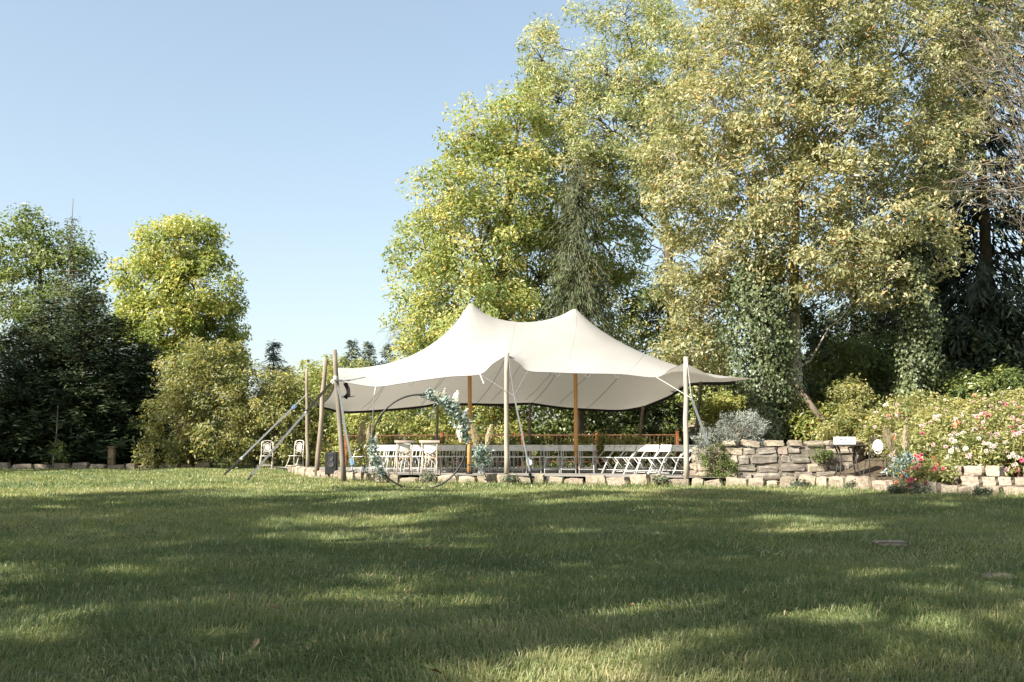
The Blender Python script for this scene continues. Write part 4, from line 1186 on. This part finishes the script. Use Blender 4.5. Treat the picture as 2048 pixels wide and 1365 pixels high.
for r_, (x0, y0, n) in enumerate([(2.55, 28.0, 6), (3.3, 28.5, 6), (4.15, 28.9, 5)]):
    row = ['inner angled row', 'middle angled row', 'outer angled row'][r_]
    for i in range(n):
        place_chair(x0 + .25 * i, y0 - .42 * i, R(-56) + random.gauss(0, .05), f'{ORD[n - 1 - i]} white folding chair from the kerb in the {row} at the right')

# ------------------------------------------------------------------ two cross-back chairs
def make_cross_chair():
    t = thing('cross_back_chair', 'x', 'chair', (0, 0, 0), 'whitewashed cross-back chairs behind the ring')
    # back toward -Y (towards the lawn)
    mb = MB()
    ang = np.linspace(0, 2 * math.pi, 20, endpoint=False)
    top = np.stack([.21 * np.sign(np.cos(ang)) * np.abs(np.cos(ang)) ** .6, .20 * np.sign(np.sin(ang)) * np.abs(np.sin(ang)) ** .6, np.full(20, .47)], 1)
    bot = top - [0, 0, .035]
    i = np.arange(20); j_ = (i + 1) % 20
    mb.add(np.concatenate([top, bot]), [np.stack([i, j_, j_ + 20, i + 20], 1)[:, ::-1], i[None], (i + 20)[None, ::-1]])
    part('seat', mb, M['cane'], t, local=True)
    for sx in (-1, 1):
        mb = MB(); mb.tube([[sx * .21, -.235, 0], [sx * .185, -.19, .25], [sx * .185, -.185, .47], [sx * .195, -.21, .68], [sx * .205, -.255, .87]], [.017, .019, .02, .018, .016], 8); part('back_post', mb, M['washed_wood'], t, True, local=True)
        mb = MB(); mb.tube([[sx * .185, .17, .44], [sx * .195, .19, .2], [sx * .205, .215, 0]], [.02, .018, .015], 8); part('leg', mb, M['washed_wood'], t, True, local=True)
        mb = MB(); mb.tube([[sx * .195, -.205, .68 - .0], [sx * .09, -.205, .60], [-sx * .09, -.195, .52], [-sx * .185, -.185, .47]] if sx > 0 else [[-.195, -.213, .68], [-.09, -.215, .60], [.09, -.205, .52], [.185, -.19, .47]], .011, 6); part('cross_brace', mb, M['washed_wood'], t, True, local=True)
        P = [[sx * .19, -.19 + .36 * s, .20 + .20 * math.sin(math.pi * s)] for s in np.linspace(0, 1, 9)]
        mb = MB(); mb.tube(P, .009, 6); part('arched_stretcher', mb, M['washed_wood'], t, True, local=True)
    for yy in (-.19, .175):
        P = [[-.185 + .37 * s, yy, .20 + .20 * math.sin(math.pi * s)] for s in np.linspace(0, 1, 9)]
        mb = MB(); mb.tube(P, .009, 6); part('arched_stretcher', mb, M['washed_wood'], t, True, local=True)
    P = np.array([[.27 * s, -.275 + .05 * (1 - s * s) * -1 + .03, .875] for s in np.linspace(-1, 1, 9)])
    mb = MB()
    ring = np.stack([P + [0, -.014, -.03], P + [0, .014, -.03], P + [0, .014, .03], P + [0, -.014, .03]], 1)
    mb.grid(np.concatenate([ring, ring[:, :1]], 1)); e0 = ring[0]; e1 = ring[-1]
    mb.add(e0, [np.array([[0, 1, 2, 3]])]); mb.add(e1, [np.array([[3, 2, 1, 0]])])
    part('crest_rail', mb, M['washed_wood'], t, local=True)
    # lace cushion tied inside the back
    g = []
    for a in np.linspace(-1, 1, 11):
        g.append([[.165 * a, -.185 - .045 * s + .01 - .022 * (1 - abs(a) ** 4) * (1 - abs(2 * s - 1) ** 4), .56 + .26 * s] for s in np.linspace(0, 1, 11)])
    g = np.array(g); g2 = g.copy(); g2[..., 1] = g[..., 1] + .055
    mb = MB(); mb.grid(g); mb.grid(g2[::-1])
    for a, b_ in ((g[0], g2[0]), (g2[-1], g[-1]), (g2[:, 0], g[:, 0]), (g[:, -1], g2[:, -1])):
        mb.grid(np.stack([a, b_]))
    part('back_cushion', mb, M['cushion'], t, True, local=True)
    return t
cc = make_cross_chair(); cc.location = (*gp(808, 26.6, 0)[:2], PZ); cc.rotation_euler = (0, 0, R(14)); cc['label'] = 'left whitewashed cross-back chair with lace cushion, behind the ring'
c2 = copy_tree(cc); c2.location = (*gp(864, 26.4, 0)[:2], PZ); c2.rotation_euler = (0, 0, R(-8)); c2['label'] = 'right whitewashed cross-back chair with lace cushion, nearer the centre pole'

# ------------------------------------------------------------------ ring arch with flowers
RD = 23.0
rc_ = at(839, 883, RD); RR = 94 * RD / F
rc_[2] = RR - .035
ringP = np.array([[rc_[0] + RR * math.cos(a), RD, rc_[2] + RR * math.sin(a)] for a in np.linspace(0, 2 * math.pi, 96, endpoint=False)])
arch = thing('ring_arch', 'big black metal wedding ring standing on the lawn before the tent', 'ring arch', (rc_[0], RD, 0))
mb = MB(); mb.tube(ringP, .022, 8, closed=True); part('ring', mb, M['black_metal'], arch, True)
mb = MB(); mb.box((rc_[0], RD, .012), (.5, .10, .016)); mb.box((rc_[0] - .2, RD, .012), (.04, .6, .014)); mb.box((rc_[0] + .2, RD, .012), (.04, .6, .014)); part('foot', mb, M['black_metal'], arch)

def plume(mb, a, d, L, w_, n=700):
    """a feathery pampas head"""
    d = unit(np.array(d, float)); s = rng.random(n) ** .8
    pos = np.array(a) + d * (s * L)[:, None]
    wdt = w_ * np.sin(np.clip(s * 1.05 + .08, 0, 1) * math.pi) ** .7
    rd = rand_dirs(n); rd = unit(rd - (rd @ d)[:, None] * d)
    pos = pos + rd * (wdt * rng.uniform(0, .8, n))[:, None]
    tip = d * 1.1 + rd * .5 - np.array([0, 0, .15])
    mb.diamonds(pos, tip, rd + rng.normal(size=(n, 3)) * .25, L * .20 * rng.uniform(.6, 1.2, n), .028, .0, rng.random(n))
def arc_pts(a0, a1, n): return np.array([[rc_[0] + RR * math.cos(a), RD, rc_[2] + RR * math.sin(a)] for a in np.linspace(R(a0), R(a1), n)])

def garland(name, label, a0, a1, k, cr, plumes, dens=38):
    P = arc_pts(a0, a1, k)
    t = thing(name, label, 'flower garland', P[k // 2])
    cr_ = cr * (np.sin(np.linspace(.12, .95, k) * math.pi) ** .7)
    mb = MB(); mb.tube(P, .026, 5)
    for p_, c_ in zip(P, cr_):
        for q in range(3):
            e = p_ + rng.normal(size=3) * c_ * .9; mb.tube([p_, e], [.006, .003], 3, caps=False)
    part('stem', mb, M['weed'], t)
    O = rand_dirs(k); C = P + rng.normal(size=(k, 3)) * cr_[:, None] * .35
    for p_, c_, o_ in zip(C, cr_, O):
        mb = MB(); leafy(mb, p_[None], o_[None], dens, c_ * 1.25, .075, .6, 1, .2, 0, tone=.1); part('eucalyptus_sprig', mb, M['eucalyptus'], t)
    for px, py, dx, dz, L, w_, mt in plumes:
        mb = MB(); a = at(px, py, RD + .02); plume(mb, a, (dx, rng.normal() * .2, dz), L * 1.15, w_ * 1.35); mb.tube([a - unit(np.array([dx, 0, dz])) * .1, a + unit(np.array([dx, 0, dz])) * L * .9], [.005, .003], 4)
        part('pampas_plume', mb, M[mt], t)
garland('flower_garland', 'eucalyptus and white pampas garland on the upper right of the ring', 84, 2, 26, .145,
        [(884, 806, -.5, .75, .26, .05, 'pampas_white'), (888, 802, .1, 1, .22, .05, 'pampas_white'), (906, 812, .3, 1, .30, .055, 'pampas_white'), (912, 818, .1, 1, .28, .05, 'pampas_white'), (920, 840, .4, .6, .25, .05, 'pampas_white'), (918, 850, .1, -.9, .3, .06, 'pampas_white'), (876, 800, -1, .2, .2, .04, 'pampas_white')])
garland('flower_garland', 'blue-green eucalyptus garland on the lower left of the ring', 176, 222, 14, .095, [(752, 890, .1, 1, .2, .03, 'pampas_white')], 30)

def vase(label, px, D, z, h, r, glass, blab, greens, plumes, gh=.38, leafm='eucalyptus'):
    c = np.array([(px - 1024) / F * D, D, z])
    prof = [[0.001, 0], [r * .85, 0], [r, .02], [r * .95, h * .3], [r * .62, h * .7], [r * .55, h * .88], [r * .72, h], [r * .66, h], [r * .48, h * .86], [r * .55, h * .68], [r * .86, h * .3], [r * .86, .03], [0.001, .025]]
    mb = MB(); mb.lathe(prof, c, 18); single('vase', mb, M[glass], label, 'vase', 'vases with pampas grass', True, c)
    t = thing('bouquet', blab, 'bouquet', c + [0, 0, h * .5], 'pampas bouquets standing in vases')
    mb = MB()
    for i in range(14): mb.tube([c + [rng.normal() * .02, rng.normal() * .02, .05], c + [rng.normal() * .03, 0, h], c + [rng.normal() * .16, rng.normal() * .1, h + rng.uniform(.1, gh)]], .004, 4)
    part('stem', mb, M['weed'], t)
    mb = MB(); k = greens; C = c + np.stack([rng.normal(size=k) * .13, rng.normal(size=k) * .09, h + rng.uniform(-.05, gh, k)], 1)
    leafy(mb, C, rand_dirs(k), 24, .13, .075, .55, 1, .2, 0)
    part('foliage', mb, M[leafm], t)
    for dx, dz0, L, w_, lean in plumes:
        a = c + [dx, rng.normal() * .04, h + dz0]; mb = MB(); d = np.array([lean, rng.normal() * .1, 1.0]); plume(mb, a, d, L, w_ * 1.15, 1000); mb.tube([c + [dx * .2, 0, h * .6], a, a + unit(d) * L * .9], [.005, .004, .003], 4)
        part('pampas_plume', mb, M['pampas'], t)
vase('clear glass vase on the terrace between the left pole and the ring', 732, 26.9, PZ, .36, .10, 'glass', 'pampas and pale greenery bouquet left of the ring', 26, [(-.06, .48, .52, .085, .0), (.07, .42, .48, .07, .1), (-.1, .35, .4, .06, -.1)], .5, 'rose_leaf')
vase('clear glass vase on the kerb right of the left centre pole', 963, 25.35, .20, .30, .10, 'glass', 'eucalyptus bouquet with two pampas plumes right of the left centre pole', 26, [(-.11, .42, .52, .075, -.22), (.13, .44, .50, .06, .22)], .40)
vase('blue glass vase at the foot of the rose bed', 1804, 20.75, .24, .26, .08, 'glass_blue', 'blue-green bouquet with two pale plumes in front of the roses', 20, [(-.22, .36, .46, .09, -.3), (.03, .36, .44, .07, .05)], .30)

# ------------------------------------------------------------------ loudspeaker
sp_ = np.array([(666 - 1024) / F * 28.0, 28.0, PZ - .04])
spk = thing('loudspeaker', 'black loudspeaker box beside the front left tent pole', 'loudspeaker', sp_)
mb = MB(); mb.box(sp_ + [0, 0, .32], (.33, .30, .62), bev=.025); part('cabinet', mb, M['black_plastic'], spk)
def disc(c, r, depth, mat, name, parent):
    mb = MB(); rings = [[r, -.005], [r * .96, -.014], [r * .8, 0], [r * .25, depth], [.001, depth * .7]]
    ang = np.arange(20) * 2 * math.pi / 20
    V = np.array([[c[0] + q[0] * math.cos(a), c[1] + q[1], c[2] + q[0] * math.sin(a)] for q in rings for a in ang])
    i = np.arange(4)[:, None] * 20; k = np.arange(20)[None]; k2 = (k + 1) % 20
    mb.add(V, [np.stack([i + k, i + k2, i + 20 + k2, i + 20 + k], -1).reshape(-1, 4)]); return part(name, mb, M[mat], parent, True)
disc(sp_ + [0, -.152, .30], .095, -.012, 'grille', 'woofer', spk); disc(sp_ + [0, -.152, .46], .075, -.012, 'grille', 'tweeter', spk)
mb = MB(); mb.box(sp_ + [0, -.153, .575], (.16, .012, .035), bev=.005); part('badge', mb, M['grille'], spk)
mb = MB(); mb.tube([sp_ + [-.09, 0, .63], sp_ + [-.08, 0, .675], sp_ + [.08, 0, .675], sp_ + [.09, 0, .63]], .012, 6); part('handle', mb, M['black_plastic'], spk)

# ------------------------------------------------------------------ old garden chairs with medallion backs
def make_garden_chair(round_back=False):
    t = thing('garden_chair', 'x', 'chair', (0, 0, 0), 'old metal garden chairs' if not round_back else None)
    mat = M['old_white']
    for sx in (-1, 1):
        mb = MB(); mb.tube([[sx * .20, .22, 0], [sx * .19, .20, .44], [sx * .19, .22, .70], [sx * .185, .245, .92]], .012, 6); part('back_post', mb, mat, t, True, local=True)
        mb = MB(); mb.tube([[sx * .21, -.24, 0], [sx * .20, -.10, .22], [sx * .19, .0, .44]], .011, 6); part('leg', mb, mat, t, True, local=True)
    mb = MB(); mb.tube([[-.185, .245, .92], [-.12, .25, .95], [0, .25, .965], [.12, .25, .95], [.185, .245, .92]], .012, 6); part('top_rail', mb, mat, t, True, local=True)
    mb = MB(); mb.lathe([[.001, .455], [.20, .455], [.215, .445], [.20, .435], [.001, .435]], (0, 0, 0), 20); part('seat', mb, mat, t, True, local=True)
    mb = MB()
    ang = np.linspace(0, 2 * math.pi, 18, endpoint=False)
    mb.tube([[.11 * math.cos(a), .235, .74 + .15 * math.sin(a)] for a in ang], .011, 5, closed=True)
    O_ = np.array([[.075 * math.cos(a), .232, .74 + .11 * math.sin(a)] for a in ang]); i = np.arange(18); j_ = (i + 1) % 18; O2 = O_ + [0, .012, 0]
    if round_back: O_ = np.array([[.10 * math.cos(a), .225, .76 + .12 * math.sin(a)] for a in ang]); O2 = O_ + [0, .012, 0]
    mb.add(np.concatenate([O_, O2]), [i[None], (i + 18)[None, ::-1], np.stack([i, j_, j_ + 18, i + 18], 1)])
    part('medallion', mb, M['white_paint'] if round_back else mat, t, local=True)
    mb = MB()
    for sx in (-1, 1):
        for zc in (.60, .86):
            mb.tube([[sx * (.145 + .035 * math.cos(a)), .225 + .015 * (zc > .7), zc + .05 * math.sin(a)] for a in np.linspace(0, 2 * math.pi, 10, endpoint=False)], .007, 4, closed=True)
        mb.tube([[sx * .10, .232, .68], [sx * .06, .22, .56], [sx * .14, .205, .46]], .008, 4)
    part('scrollwork', mb, mat, t, True, local=True)
    mb = MB(); mb.tube([[-.205, -.17, .12], [.205, -.17, .12]], .008, 5); mb.tube([[-.2, .21, .16], [.2, .21, .16]], .008, 5); part('stretcher', mb, mat, t, local=True)
    return t
g1 = make_garden_chair(); g1.location = (*gp(536, 35.5, 0)[:2], .14); g1.rotation_euler = (0, 0, R(8)); g1.scale = (1.05,) * 3; g1['label'] = 'left old white garden chair with oval back medallion, before the bushes'
g2 = copy_tree(g1); g2.location = (*gp(592, 35.3, 0)[:2], .15); g2.rotation_euler = (0, 0, R(-28)); g2['label'] = 'right old white garden chair, turned towards its neighbour'

# ------------------------------------------------------------------ iron table with a white box, and a chair beside it
tp = np.array([(1690 - 1024) / F * 22.9, 22.9, .20])
tb = thing('iron_table', 'small table on curved cast iron legs before the raised bed', 'table', tp)
mb = MB(); mb.box(tp + [0, 0, .775], (.80, .46, .03), bev=.008); part('table_top', mb, M['iron'], tb)
for sx in (-1, 1):
    for sy in (-1, 1):
        P = [tp + [sx * .25, sy * .10, .76], tp + [sx * .19, sy * .10, .60], tp + [sx * .17, sy * .10, .40], tp + [sx * .21, sy * .14, .18], tp + [sx * .29, sy * .19, .0]]
        mb = MB(); mb.tube(P, [.016, .016, .015, .016, .02], 6); part('leg', mb, M['iron'], tb, True)
    for zc in (.64, .34):
        mb = MB(); mb.tube([tp + [sx * .19 + .0, .10 * math.cos(a), zc + .09 * math.sin(a)] for a in np.linspace(0, 2 * math.pi, 14, endpoint=False)], .009, 5, closed=True)
        part('scrollwork', mb, M['iron'], tb, True)
mb = MB(); mb.tube([tp + [-.18, 0, .40], tp + [.18, 0, .40]], .012, 6); mb.tube([tp + [-.24, .15, .12], tp + [.24, .15, .12]], .010, 6); part('stretcher', mb, M['iron'], tb)
bx_ = tp + [-.06, -.04, .79]
wb = thing('white_box', 'white box with blue print lying on the iron table', 'box', bx_)
mb = MB(); mb.box(bx_ + [0, 0, .085], (.42, .26, .17), bev=.006); part('carton', mb, M['box_white'], wb)
mb = MB()
for i in range(9): mb.box(bx_ + [-.16 + i * .035, -.1325, .045], (.022, .004, .035))
part('print', mb, M['print_blue'], wb)
mb = MB()
for dx, w_ in ((-.12, .07), (-.03, .05)): mb.box(bx_ + [dx, -.1325, .115], (w_, .004, .014))
part('print', mb, M['print_black'], wb)
g3 = make_garden_chair(True); g3.location = (*gp(1744, 22.0, 0)[:2], .2); g3.rotation_euler = (0, 0, R(-40)); g3['label'] = 'iron garden chair with a round white back disc, right of the iron table'
for ch in g3.children:
    if not ch.name.startswith('medallion') and ch.data: ch.data.materials.clear(); ch.data.materials.append(M['iron'])

# ------------------------------------------------------------------ plants of the raised bed and the rose bed
lv = thing('rosemary_bush', 'silver-grey rosemary mound spilling over the rounded end of the raised bed', 'bush', at(1450, 905, 25.0))
mb = MB(); mbs = MB()
lob = [lobe(1480, 868, 48, 36, 25.0, .6), lobe(1430, 890, 42, 34, 24.8, .5), lobe(1505, 850, 30, 22, 25.2, .4), lobe(1465, 850, 35, 22, 25.2, .4), lobe(1410, 905, 24, 16, 24.7, .3)]
C, O, L = clump_points(lob, 330, .5)
N = len(C) * 34
pos = np.repeat(C, 34, 0) + rng.normal(size=(N, 3)) * .05
dr = np.repeat(unit(O + [0, 0, .5] + rng.normal(size=O.shape) * .3), 34, 0)
mb.diamonds(pos, dr + rng.normal(size=(N, 3)) * .5, rand_dirs(N), .075 * rng.uniform(.6, 1.3, N), .013, 0, np.clip(.55 + np.repeat(rng.normal(0, .15, len(C)), 34) + rng.normal(0, .15, N), 0, 1))
for j in range(0, len(C), 3): mbs.tube(bow(at(1455, 900, 25.0), C[j], .05, 4, .04), [.012, .008, .006, .003], 3, caps=False)
part('stem', mbs, M['twig'], lv); part('foliage', mb, M['lavender'], lv)
shrub('creeping_plant', 'green trailing plant hanging down the white rounded wall end', 'plant', [lobe(1432, 930, 26, 34, 24.3, .18), lobe(1455, 945, 22, 25, 24.2, .16), lobe(1425, 905, 24, 20, 24.4, .2)], 70, 40, .13, .05, 'green', None, base=at(1435, 905, 24.4), tone=.15)
shrub('wall_weed', 'small green plant growing out of the raised bed wall by the table', 'plant', [lobe(1640, 910, 16, 12, 24.0, .15), lobe(1655, 905, 10, 8, 24.0, .12)], 20, 30, .1, .06, 'green', None, base=at(1645, 905, 24.1), tone=.1)

def bloom_mesh(seed):
    r_ = np.random.default_rng(seed); mb = MB()
    for ring, (n, tilt, ln) in enumerate([(7, .2, .055), (6, .7, .048), (5, 1.2, .036)]):
        az = np.arange(n) * 2 * math.pi / n + ring * .5 + r_.normal(size=n) * .15
        d = np.stack([np.cos(az) * math.cos(tilt), np.sin(az) * math.cos(tilt), np.full(n, math.sin(tilt))], 1)
        nr = np.stack([-np.cos(az) * math.sin(tilt), -np.sin(az) * math.sin(tilt), np.full(n, math.cos(tilt))], 1)
        mb.diamonds(np.zeros((n, 3)), d, nr, ln, ln * 1.0, .2, r_.random(n))
    return mb
BLOOM = {}
def bloom(parent, p, mat, s, out):
    k = (mat, random.randrange(3))
    if k not in BLOOM:
        me = bloom_mesh(k[1] + 5).data('bloom'); me.materials.append(M[mat]); BLOOM[k] = me
    o = link('bloom', BLOOM[k], None, parent)
    o.location = np.asarray(p) - OFF[parent.name]; o.scale = (s,) * 3
    q = Vector(out + np.array([0, -.6, .4])).to_track_quat('Z', 'Y'); o.rotation_mode = 'QUATERNION'; o.rotation_quaternion = q

RG = 'rose bushes of the right flower bed'
def rose(label, lobes, clumps, colours, nb, tone=.1, s=.95):
    nb = int(nb * 1.6)
    t = shrub('rose_bush', label, 'rose bush', lobes, clumps, 46, .21, .075, 'rose_leaf', RG, base=None, tone=tone, accent=.01)
    C, O, L = clump_points(lobes, nb * 2, .9)
    k = 0
    for c, o_ in zip(C, O):
        if o_[1] < .25 and k < nb:
            # blooms grow in small clusters
            for q in range(random.choice([1, 1, 2, 3])):
                bloom(t, c + o_ * .08 + rng.normal(size=3) * .05, random.choice(colours), s * random.uniform(.7, 1.25), o_); 
            k += 1
W, Pk, Pl, Rd = 'petal_white', 'petal_pink', 'petal_pale', 'petal_red'
rose('rose bush with deep pink blooms right behind the blue vase', [lobe(1808, 915, 32, 40, 21.9, .5), lobe(1850, 905, 42, 45, 21.6, .5)], 90, [Pk, Pl, Pl], 12)
rose('rose bush with magenta blooms hanging over the kerb stones', [lobe(1845, 955, 38, 28, 20.6, .4), lobe(1880, 945, 34, 30, 20.5, .4)], 70, [Pk, Pk, Rd], 16, s=1.05)
rose('white rose bush above the square stone blocks', [lobe(1955, 910, 48, 42, 20.6, .5), lobe(2000, 925, 40, 32, 20.2, .4)], 100, [W, W, W, Pl], 34, .05, 1.0)
rose('white and pink rose bush at the right edge of the picture', [lobe(2040, 900, 40, 46, 20.2, .5), lobe(2085, 900, 46, 52, 20.0, .5)], 90, [W, W, Pl, Pl, Pk], 30, .05, 1.0)
rose('pale pink rose bush in the middle of the bed, bright yellow-green leaves', [lobe(1900, 870, 52, 44, 22.4, .6), lobe(1860, 860, 46, 42, 22.8, .6)], 110, [Pl, Pl, W, W, Pl, Rd], 22, .22)
rose('pale rose bush at the upper right with clustered pink heads', [lobe(2010, 850, 52, 36, 22.6, .6), lobe(2060, 835, 44, 36, 22.8, .6)], 100, [Pl, Pl, W, Pk], 34, .2)
rose('sparsely flowering rose bush at the left of the bed behind the garden chair', [lobe(1775, 872, 42, 40, 24.2, .5), lobe(1745, 880, 30, 30, 24.6, .4)], 90, [Pl, Pl, Rd, W], 8, .15)
rose('tall rose thicket at the back of the bed below the ivy column', [lobe(1800, 830, 52, 34, 25.6, .6), lobe(1860, 815, 50, 32, 25.8, .6), lobe(1900, 830, 48, 30, 25.4, .6)], 130, [W, Pl, Pl, W, Pl], 16, .2)
rose('rose thicket at the back of the bed below the dark olive bush', [lobe(1960, 830, 52, 32, 24.8, .6), lobe(2030, 810, 50, 32, 25, .6), lobe(1960, 865, 60, 30, 23.4, .6)], 130, [W, Pl, W, Pl, W, Pl, Rd], 22, .22)
rose('low rose bush with orange-pink blooms left of the stone blocks', [lobe(1905, 930, 34, 34, 20.9, .4), lobe(1925, 905, 30, 34, 21.4, .4)], 70, [Rd, Pl, Pl, W, Pl], 12, .15)
# herbs at the kerb
for px, py, D, s, lb in [(1838, 982, 20.0, 24, 'grey-green herb tuft at the kerb below the magenta roses'), (1790, 980, 20.5, 15, 'small grey herb at the kerb below the blue vase'), (1705, 975, 22.0, 16, 'small herb at the kerb below the iron table'),
                         (1600, 970, 23.0, 18, 'grass tuft at the kerb below the raised bed'), (1925, 935, 20.5, 26, 'grey-leaved plant between the stone blocks and roses'), (855, 955, 25.6, 16, 'green weed at the kerb below the cross-back chairs'), (760, 952, 26.2, 16, 'green weed at the kerb below the left vase'),
                         (1020, 958, 25.1, 16, 'green weed at the kerb at the foot of the middle pole'), (1320, 960, 24.0, 10, 'tiny weed at the kerb near the right pole'), (1965, 985, 19.0, 14, 'small yellow-green weed on the kerb near the right edge')]:
    shrub('herb_plant', lb, 'plant', [lobe(px, py, s, s * .55, D, .14)], int(8 + s * .6), 26, .09, .055, 'weed', 'small plants along the kerb', base=at(px, py + s * .5, D), tone=.0)
# thin sapling before the thujas
t = thing('sapling', 'thin bare sapling in front of the dark conifers', 'sapling', G(113, 36.6))
mb = MB(); mb.tube([G(112, 36.6), at(113, 870, 36.6), at(116, 812, 36.6)], [.035, .028, .014], 6)
for q in range(6): mb.tube(bow(at(113, 860 + q * 8, 36.6), at(113 + rng.uniform(-16, 16), 850 + q * 8, 36.6), .05, 3), .007, 3)
part('trunk', mb, M['twig'], t)
mb = MB(); C = np.array([at(113 + rng.uniform(-16, 16), rng.uniform(880, 925), 36.6 + rng.normal() * .15) for _ in range(16)]); leafy(mb, C, rand_dirs(16), 18, .15, .1); part('crown', mb, M['green'], t)
mb = MB(); c = G(229, 37.4); mb.box(c + [0, 0, .38], (.24, .22, .80), bev=.03); mb.box(c + [0, 0, .80], (.30, .28, .06), bev=.02)
single('stone_post', mb, M['clay_post'], 'squat mossy post in the dark gap between the conifers', 'post')

# ------------------------------------------------------------------ grass
def in_lawn(x, y):
    return (y < kerb_y(x) - .05)
def wob(x, y):
    return (np.sin(x * .9 + 1.3 * np.sin(y * .7)) + np.sin(y * 1.1 + 1.7 * np.sin(x * .5 + 2)) + .7 * np.sin(x * 2.9 + y * 2.1) + .6 * np.sin(3.7 * y - 2.3 * x + 1)) / 3.3
GV, GQ, GT, GTi = [], [], [], []
mbg = MB()
def sow(y0, y1, dens, h, w_, seg2, bend=.5):
    area = .5 * ((.56 * y1 + 1.0) * 2 + (.56 * y0 + 1.0) * 2) * (y1 - y0)
    n = int(area * dens)
    y = np.sqrt(rng.uniform(y0 ** 2, y1 ** 2, n)); hw = .56 * y + 1.0
    x = rng.uniform(-1, 1, n) * hw
    k = in_lawn(x, y); x, y = x[k], y[k]
    # sparse bare spots
    wv = wob(x * 1.3 + 4, y * 1.3)
    k = rng.random(len(x)) < np.clip(1.25 - 2.2 * np.clip(wv - .40, 0, 1), .10, 1); x, y = x[k], y[k]
    n = len(x)
    z = gz(x, y)
    hh = h * rng.uniform(.4, 1.45, n) * (1 + .35 * wob(x * 2.5 + 9, y * 2.5)); ww = w_ * rng.uniform(.6, 1.3, n)
    az = rng.uniform(0, 2 * math.pi, n) ; d = np.stack([np.cos(az), np.sin(az), np.zeros(n)], 1)
    la = rng.normal(0, 1.1, n) + 4.5 * wob(x * 2.2, y * 2.2); ld = np.stack([np.cos(la), np.sin(la), np.zeros(n)], 1)
    lean = rng.uniform(.1, 1.0, n) * bend * 1.6
    tint = np.clip(.38 + .26 * wob(x * .6 + 20, y * .6) + .20 * wob(x * 3, y * 3 + 7) + rng.normal(0, .15, n), 0, 1)
    dry = rng.random(n) < .045 + .10 * np.clip(wob(x * 1.7 + 3, y * 1.7 + 5), 0, 1); tint[dry] = rng.uniform(.8, 1, dry.sum())
    p = np.stack([x, y, z - .004], 1)
    up = np.array([0, 0, 1.0])
    if seg2:
        V = np.empty((n, 5, 3)); m_ = p + (up * .62 + ld * (lean * .28)[:, None]) * hh[:, None]
        V[:, 0] = p - d * ww[:, None] * .5; V[:, 1] = p + d * ww[:, None] * .5
        V[:, 2] = m_ + d * ww[:, None] * .4; V[:, 3] = m_ - d * ww[:, None] * .4
        V[:, 4] = p + (up * (1 - .35 * lean)[:, None] + ld * lean[:, None]) * hh[:, None]
        b_ = np.arange(n)[:, None] * 5
        mbg.add(V.reshape(-1, 3), [b_ + np.array([[0, 1, 2, 3]]), b_ + np.array([[3, 2, 4]])], np.repeat(tint, 5))
    else:
        V = np.empty((n, 3, 3)); V[:, 0] = p - d * ww[:, None] * .5; V[:, 1] = p + d * ww[:, None] * .5
        V[:, 2] = p + (up * (1 - .25 * lean)[:, None] + ld * lean[:, None]) * hh[:, None]
        b_ = np.arange(n)[:, None] * 3
        mbg.add(V.reshape(-1, 3), [b_ + np.array([[0, 1, 2]])], np.repeat(tint, 3))
sow(2.6, 5.5, 5000, .054, .0046, True, 1.0)
sow(5.5, 8.5, 2800, .052, .0062, True, .95)
sow(8.5, 14, 1350, .055, .010, False, .8)
sow(14, 22, 700, .052, .018, False)
sow(22, 39, 260, .055, .034, False)
# longer grass left standing along the stones
n = 9000
t_ = rng.uniform(0, len(KERB) - 1.01, n); i_ = t_.astype(int); f_ = (t_ - i_)[:, None]
q = KERB[i_] * (1 - f_) + KERB[i_ + 1] * f_
q = q + np.stack([rng.normal(0, .05, n), -.12 - np.abs(rng.normal(0, .06, n))], 1)
kk = rng.random(n) < np.clip(.45 + .8 * wob(q[:, 0] * 3, q[:, 1]), .05, 1); q = q[kk]; n = len(q)
az = rng.uniform(0, 2 * math.pi, n); d = np.stack([np.cos(az), np.sin(az), np.zeros(n)], 1)
hh = rng.uniform(.05, .15, n)[:, None]; p0 = np.append(q, gz(q[:, 0], q[:, 1])[:, None], 1)
V = np.stack([p0 - d * .007, p0 + d * .007, p0 + np.array([0, 0, 1]) * hh + rng.normal(size=(n, 3)) * .4 * hh], 1)
mbg.add(V.reshape(-1, 3), [np.arange(n)[:, None] * 3 + np.array([[0, 1, 2]])], np.repeat(np.clip(.45 + rng.normal(0, .2, n), 0, 1), 3))
structure('grass', mbg, M['grass'], kind='stuff')
# fallen leaves on the lawn
mb = MB(); n = 130
y = np.sqrt(rng.uniform(9, 500, n)); x = rng.uniform(-1, 1, n) * .52 * y; k = in_lawn(x, y); x, y = x[k], y[k]; n = len(x)
mb.diamonds(np.stack([x, y, gz(x, y) + .045], 1), rng.normal(size=(n, 3)) * [1, 1, .2], rng.normal(size=(n, 3)) * .3 + [0, 0, 1], .055 * rng.uniform(.6, 1.3, n), .03, .3, rng.random(n))
structure('fallen_leaves', mb, M['dead_leaf'], kind='stuff')
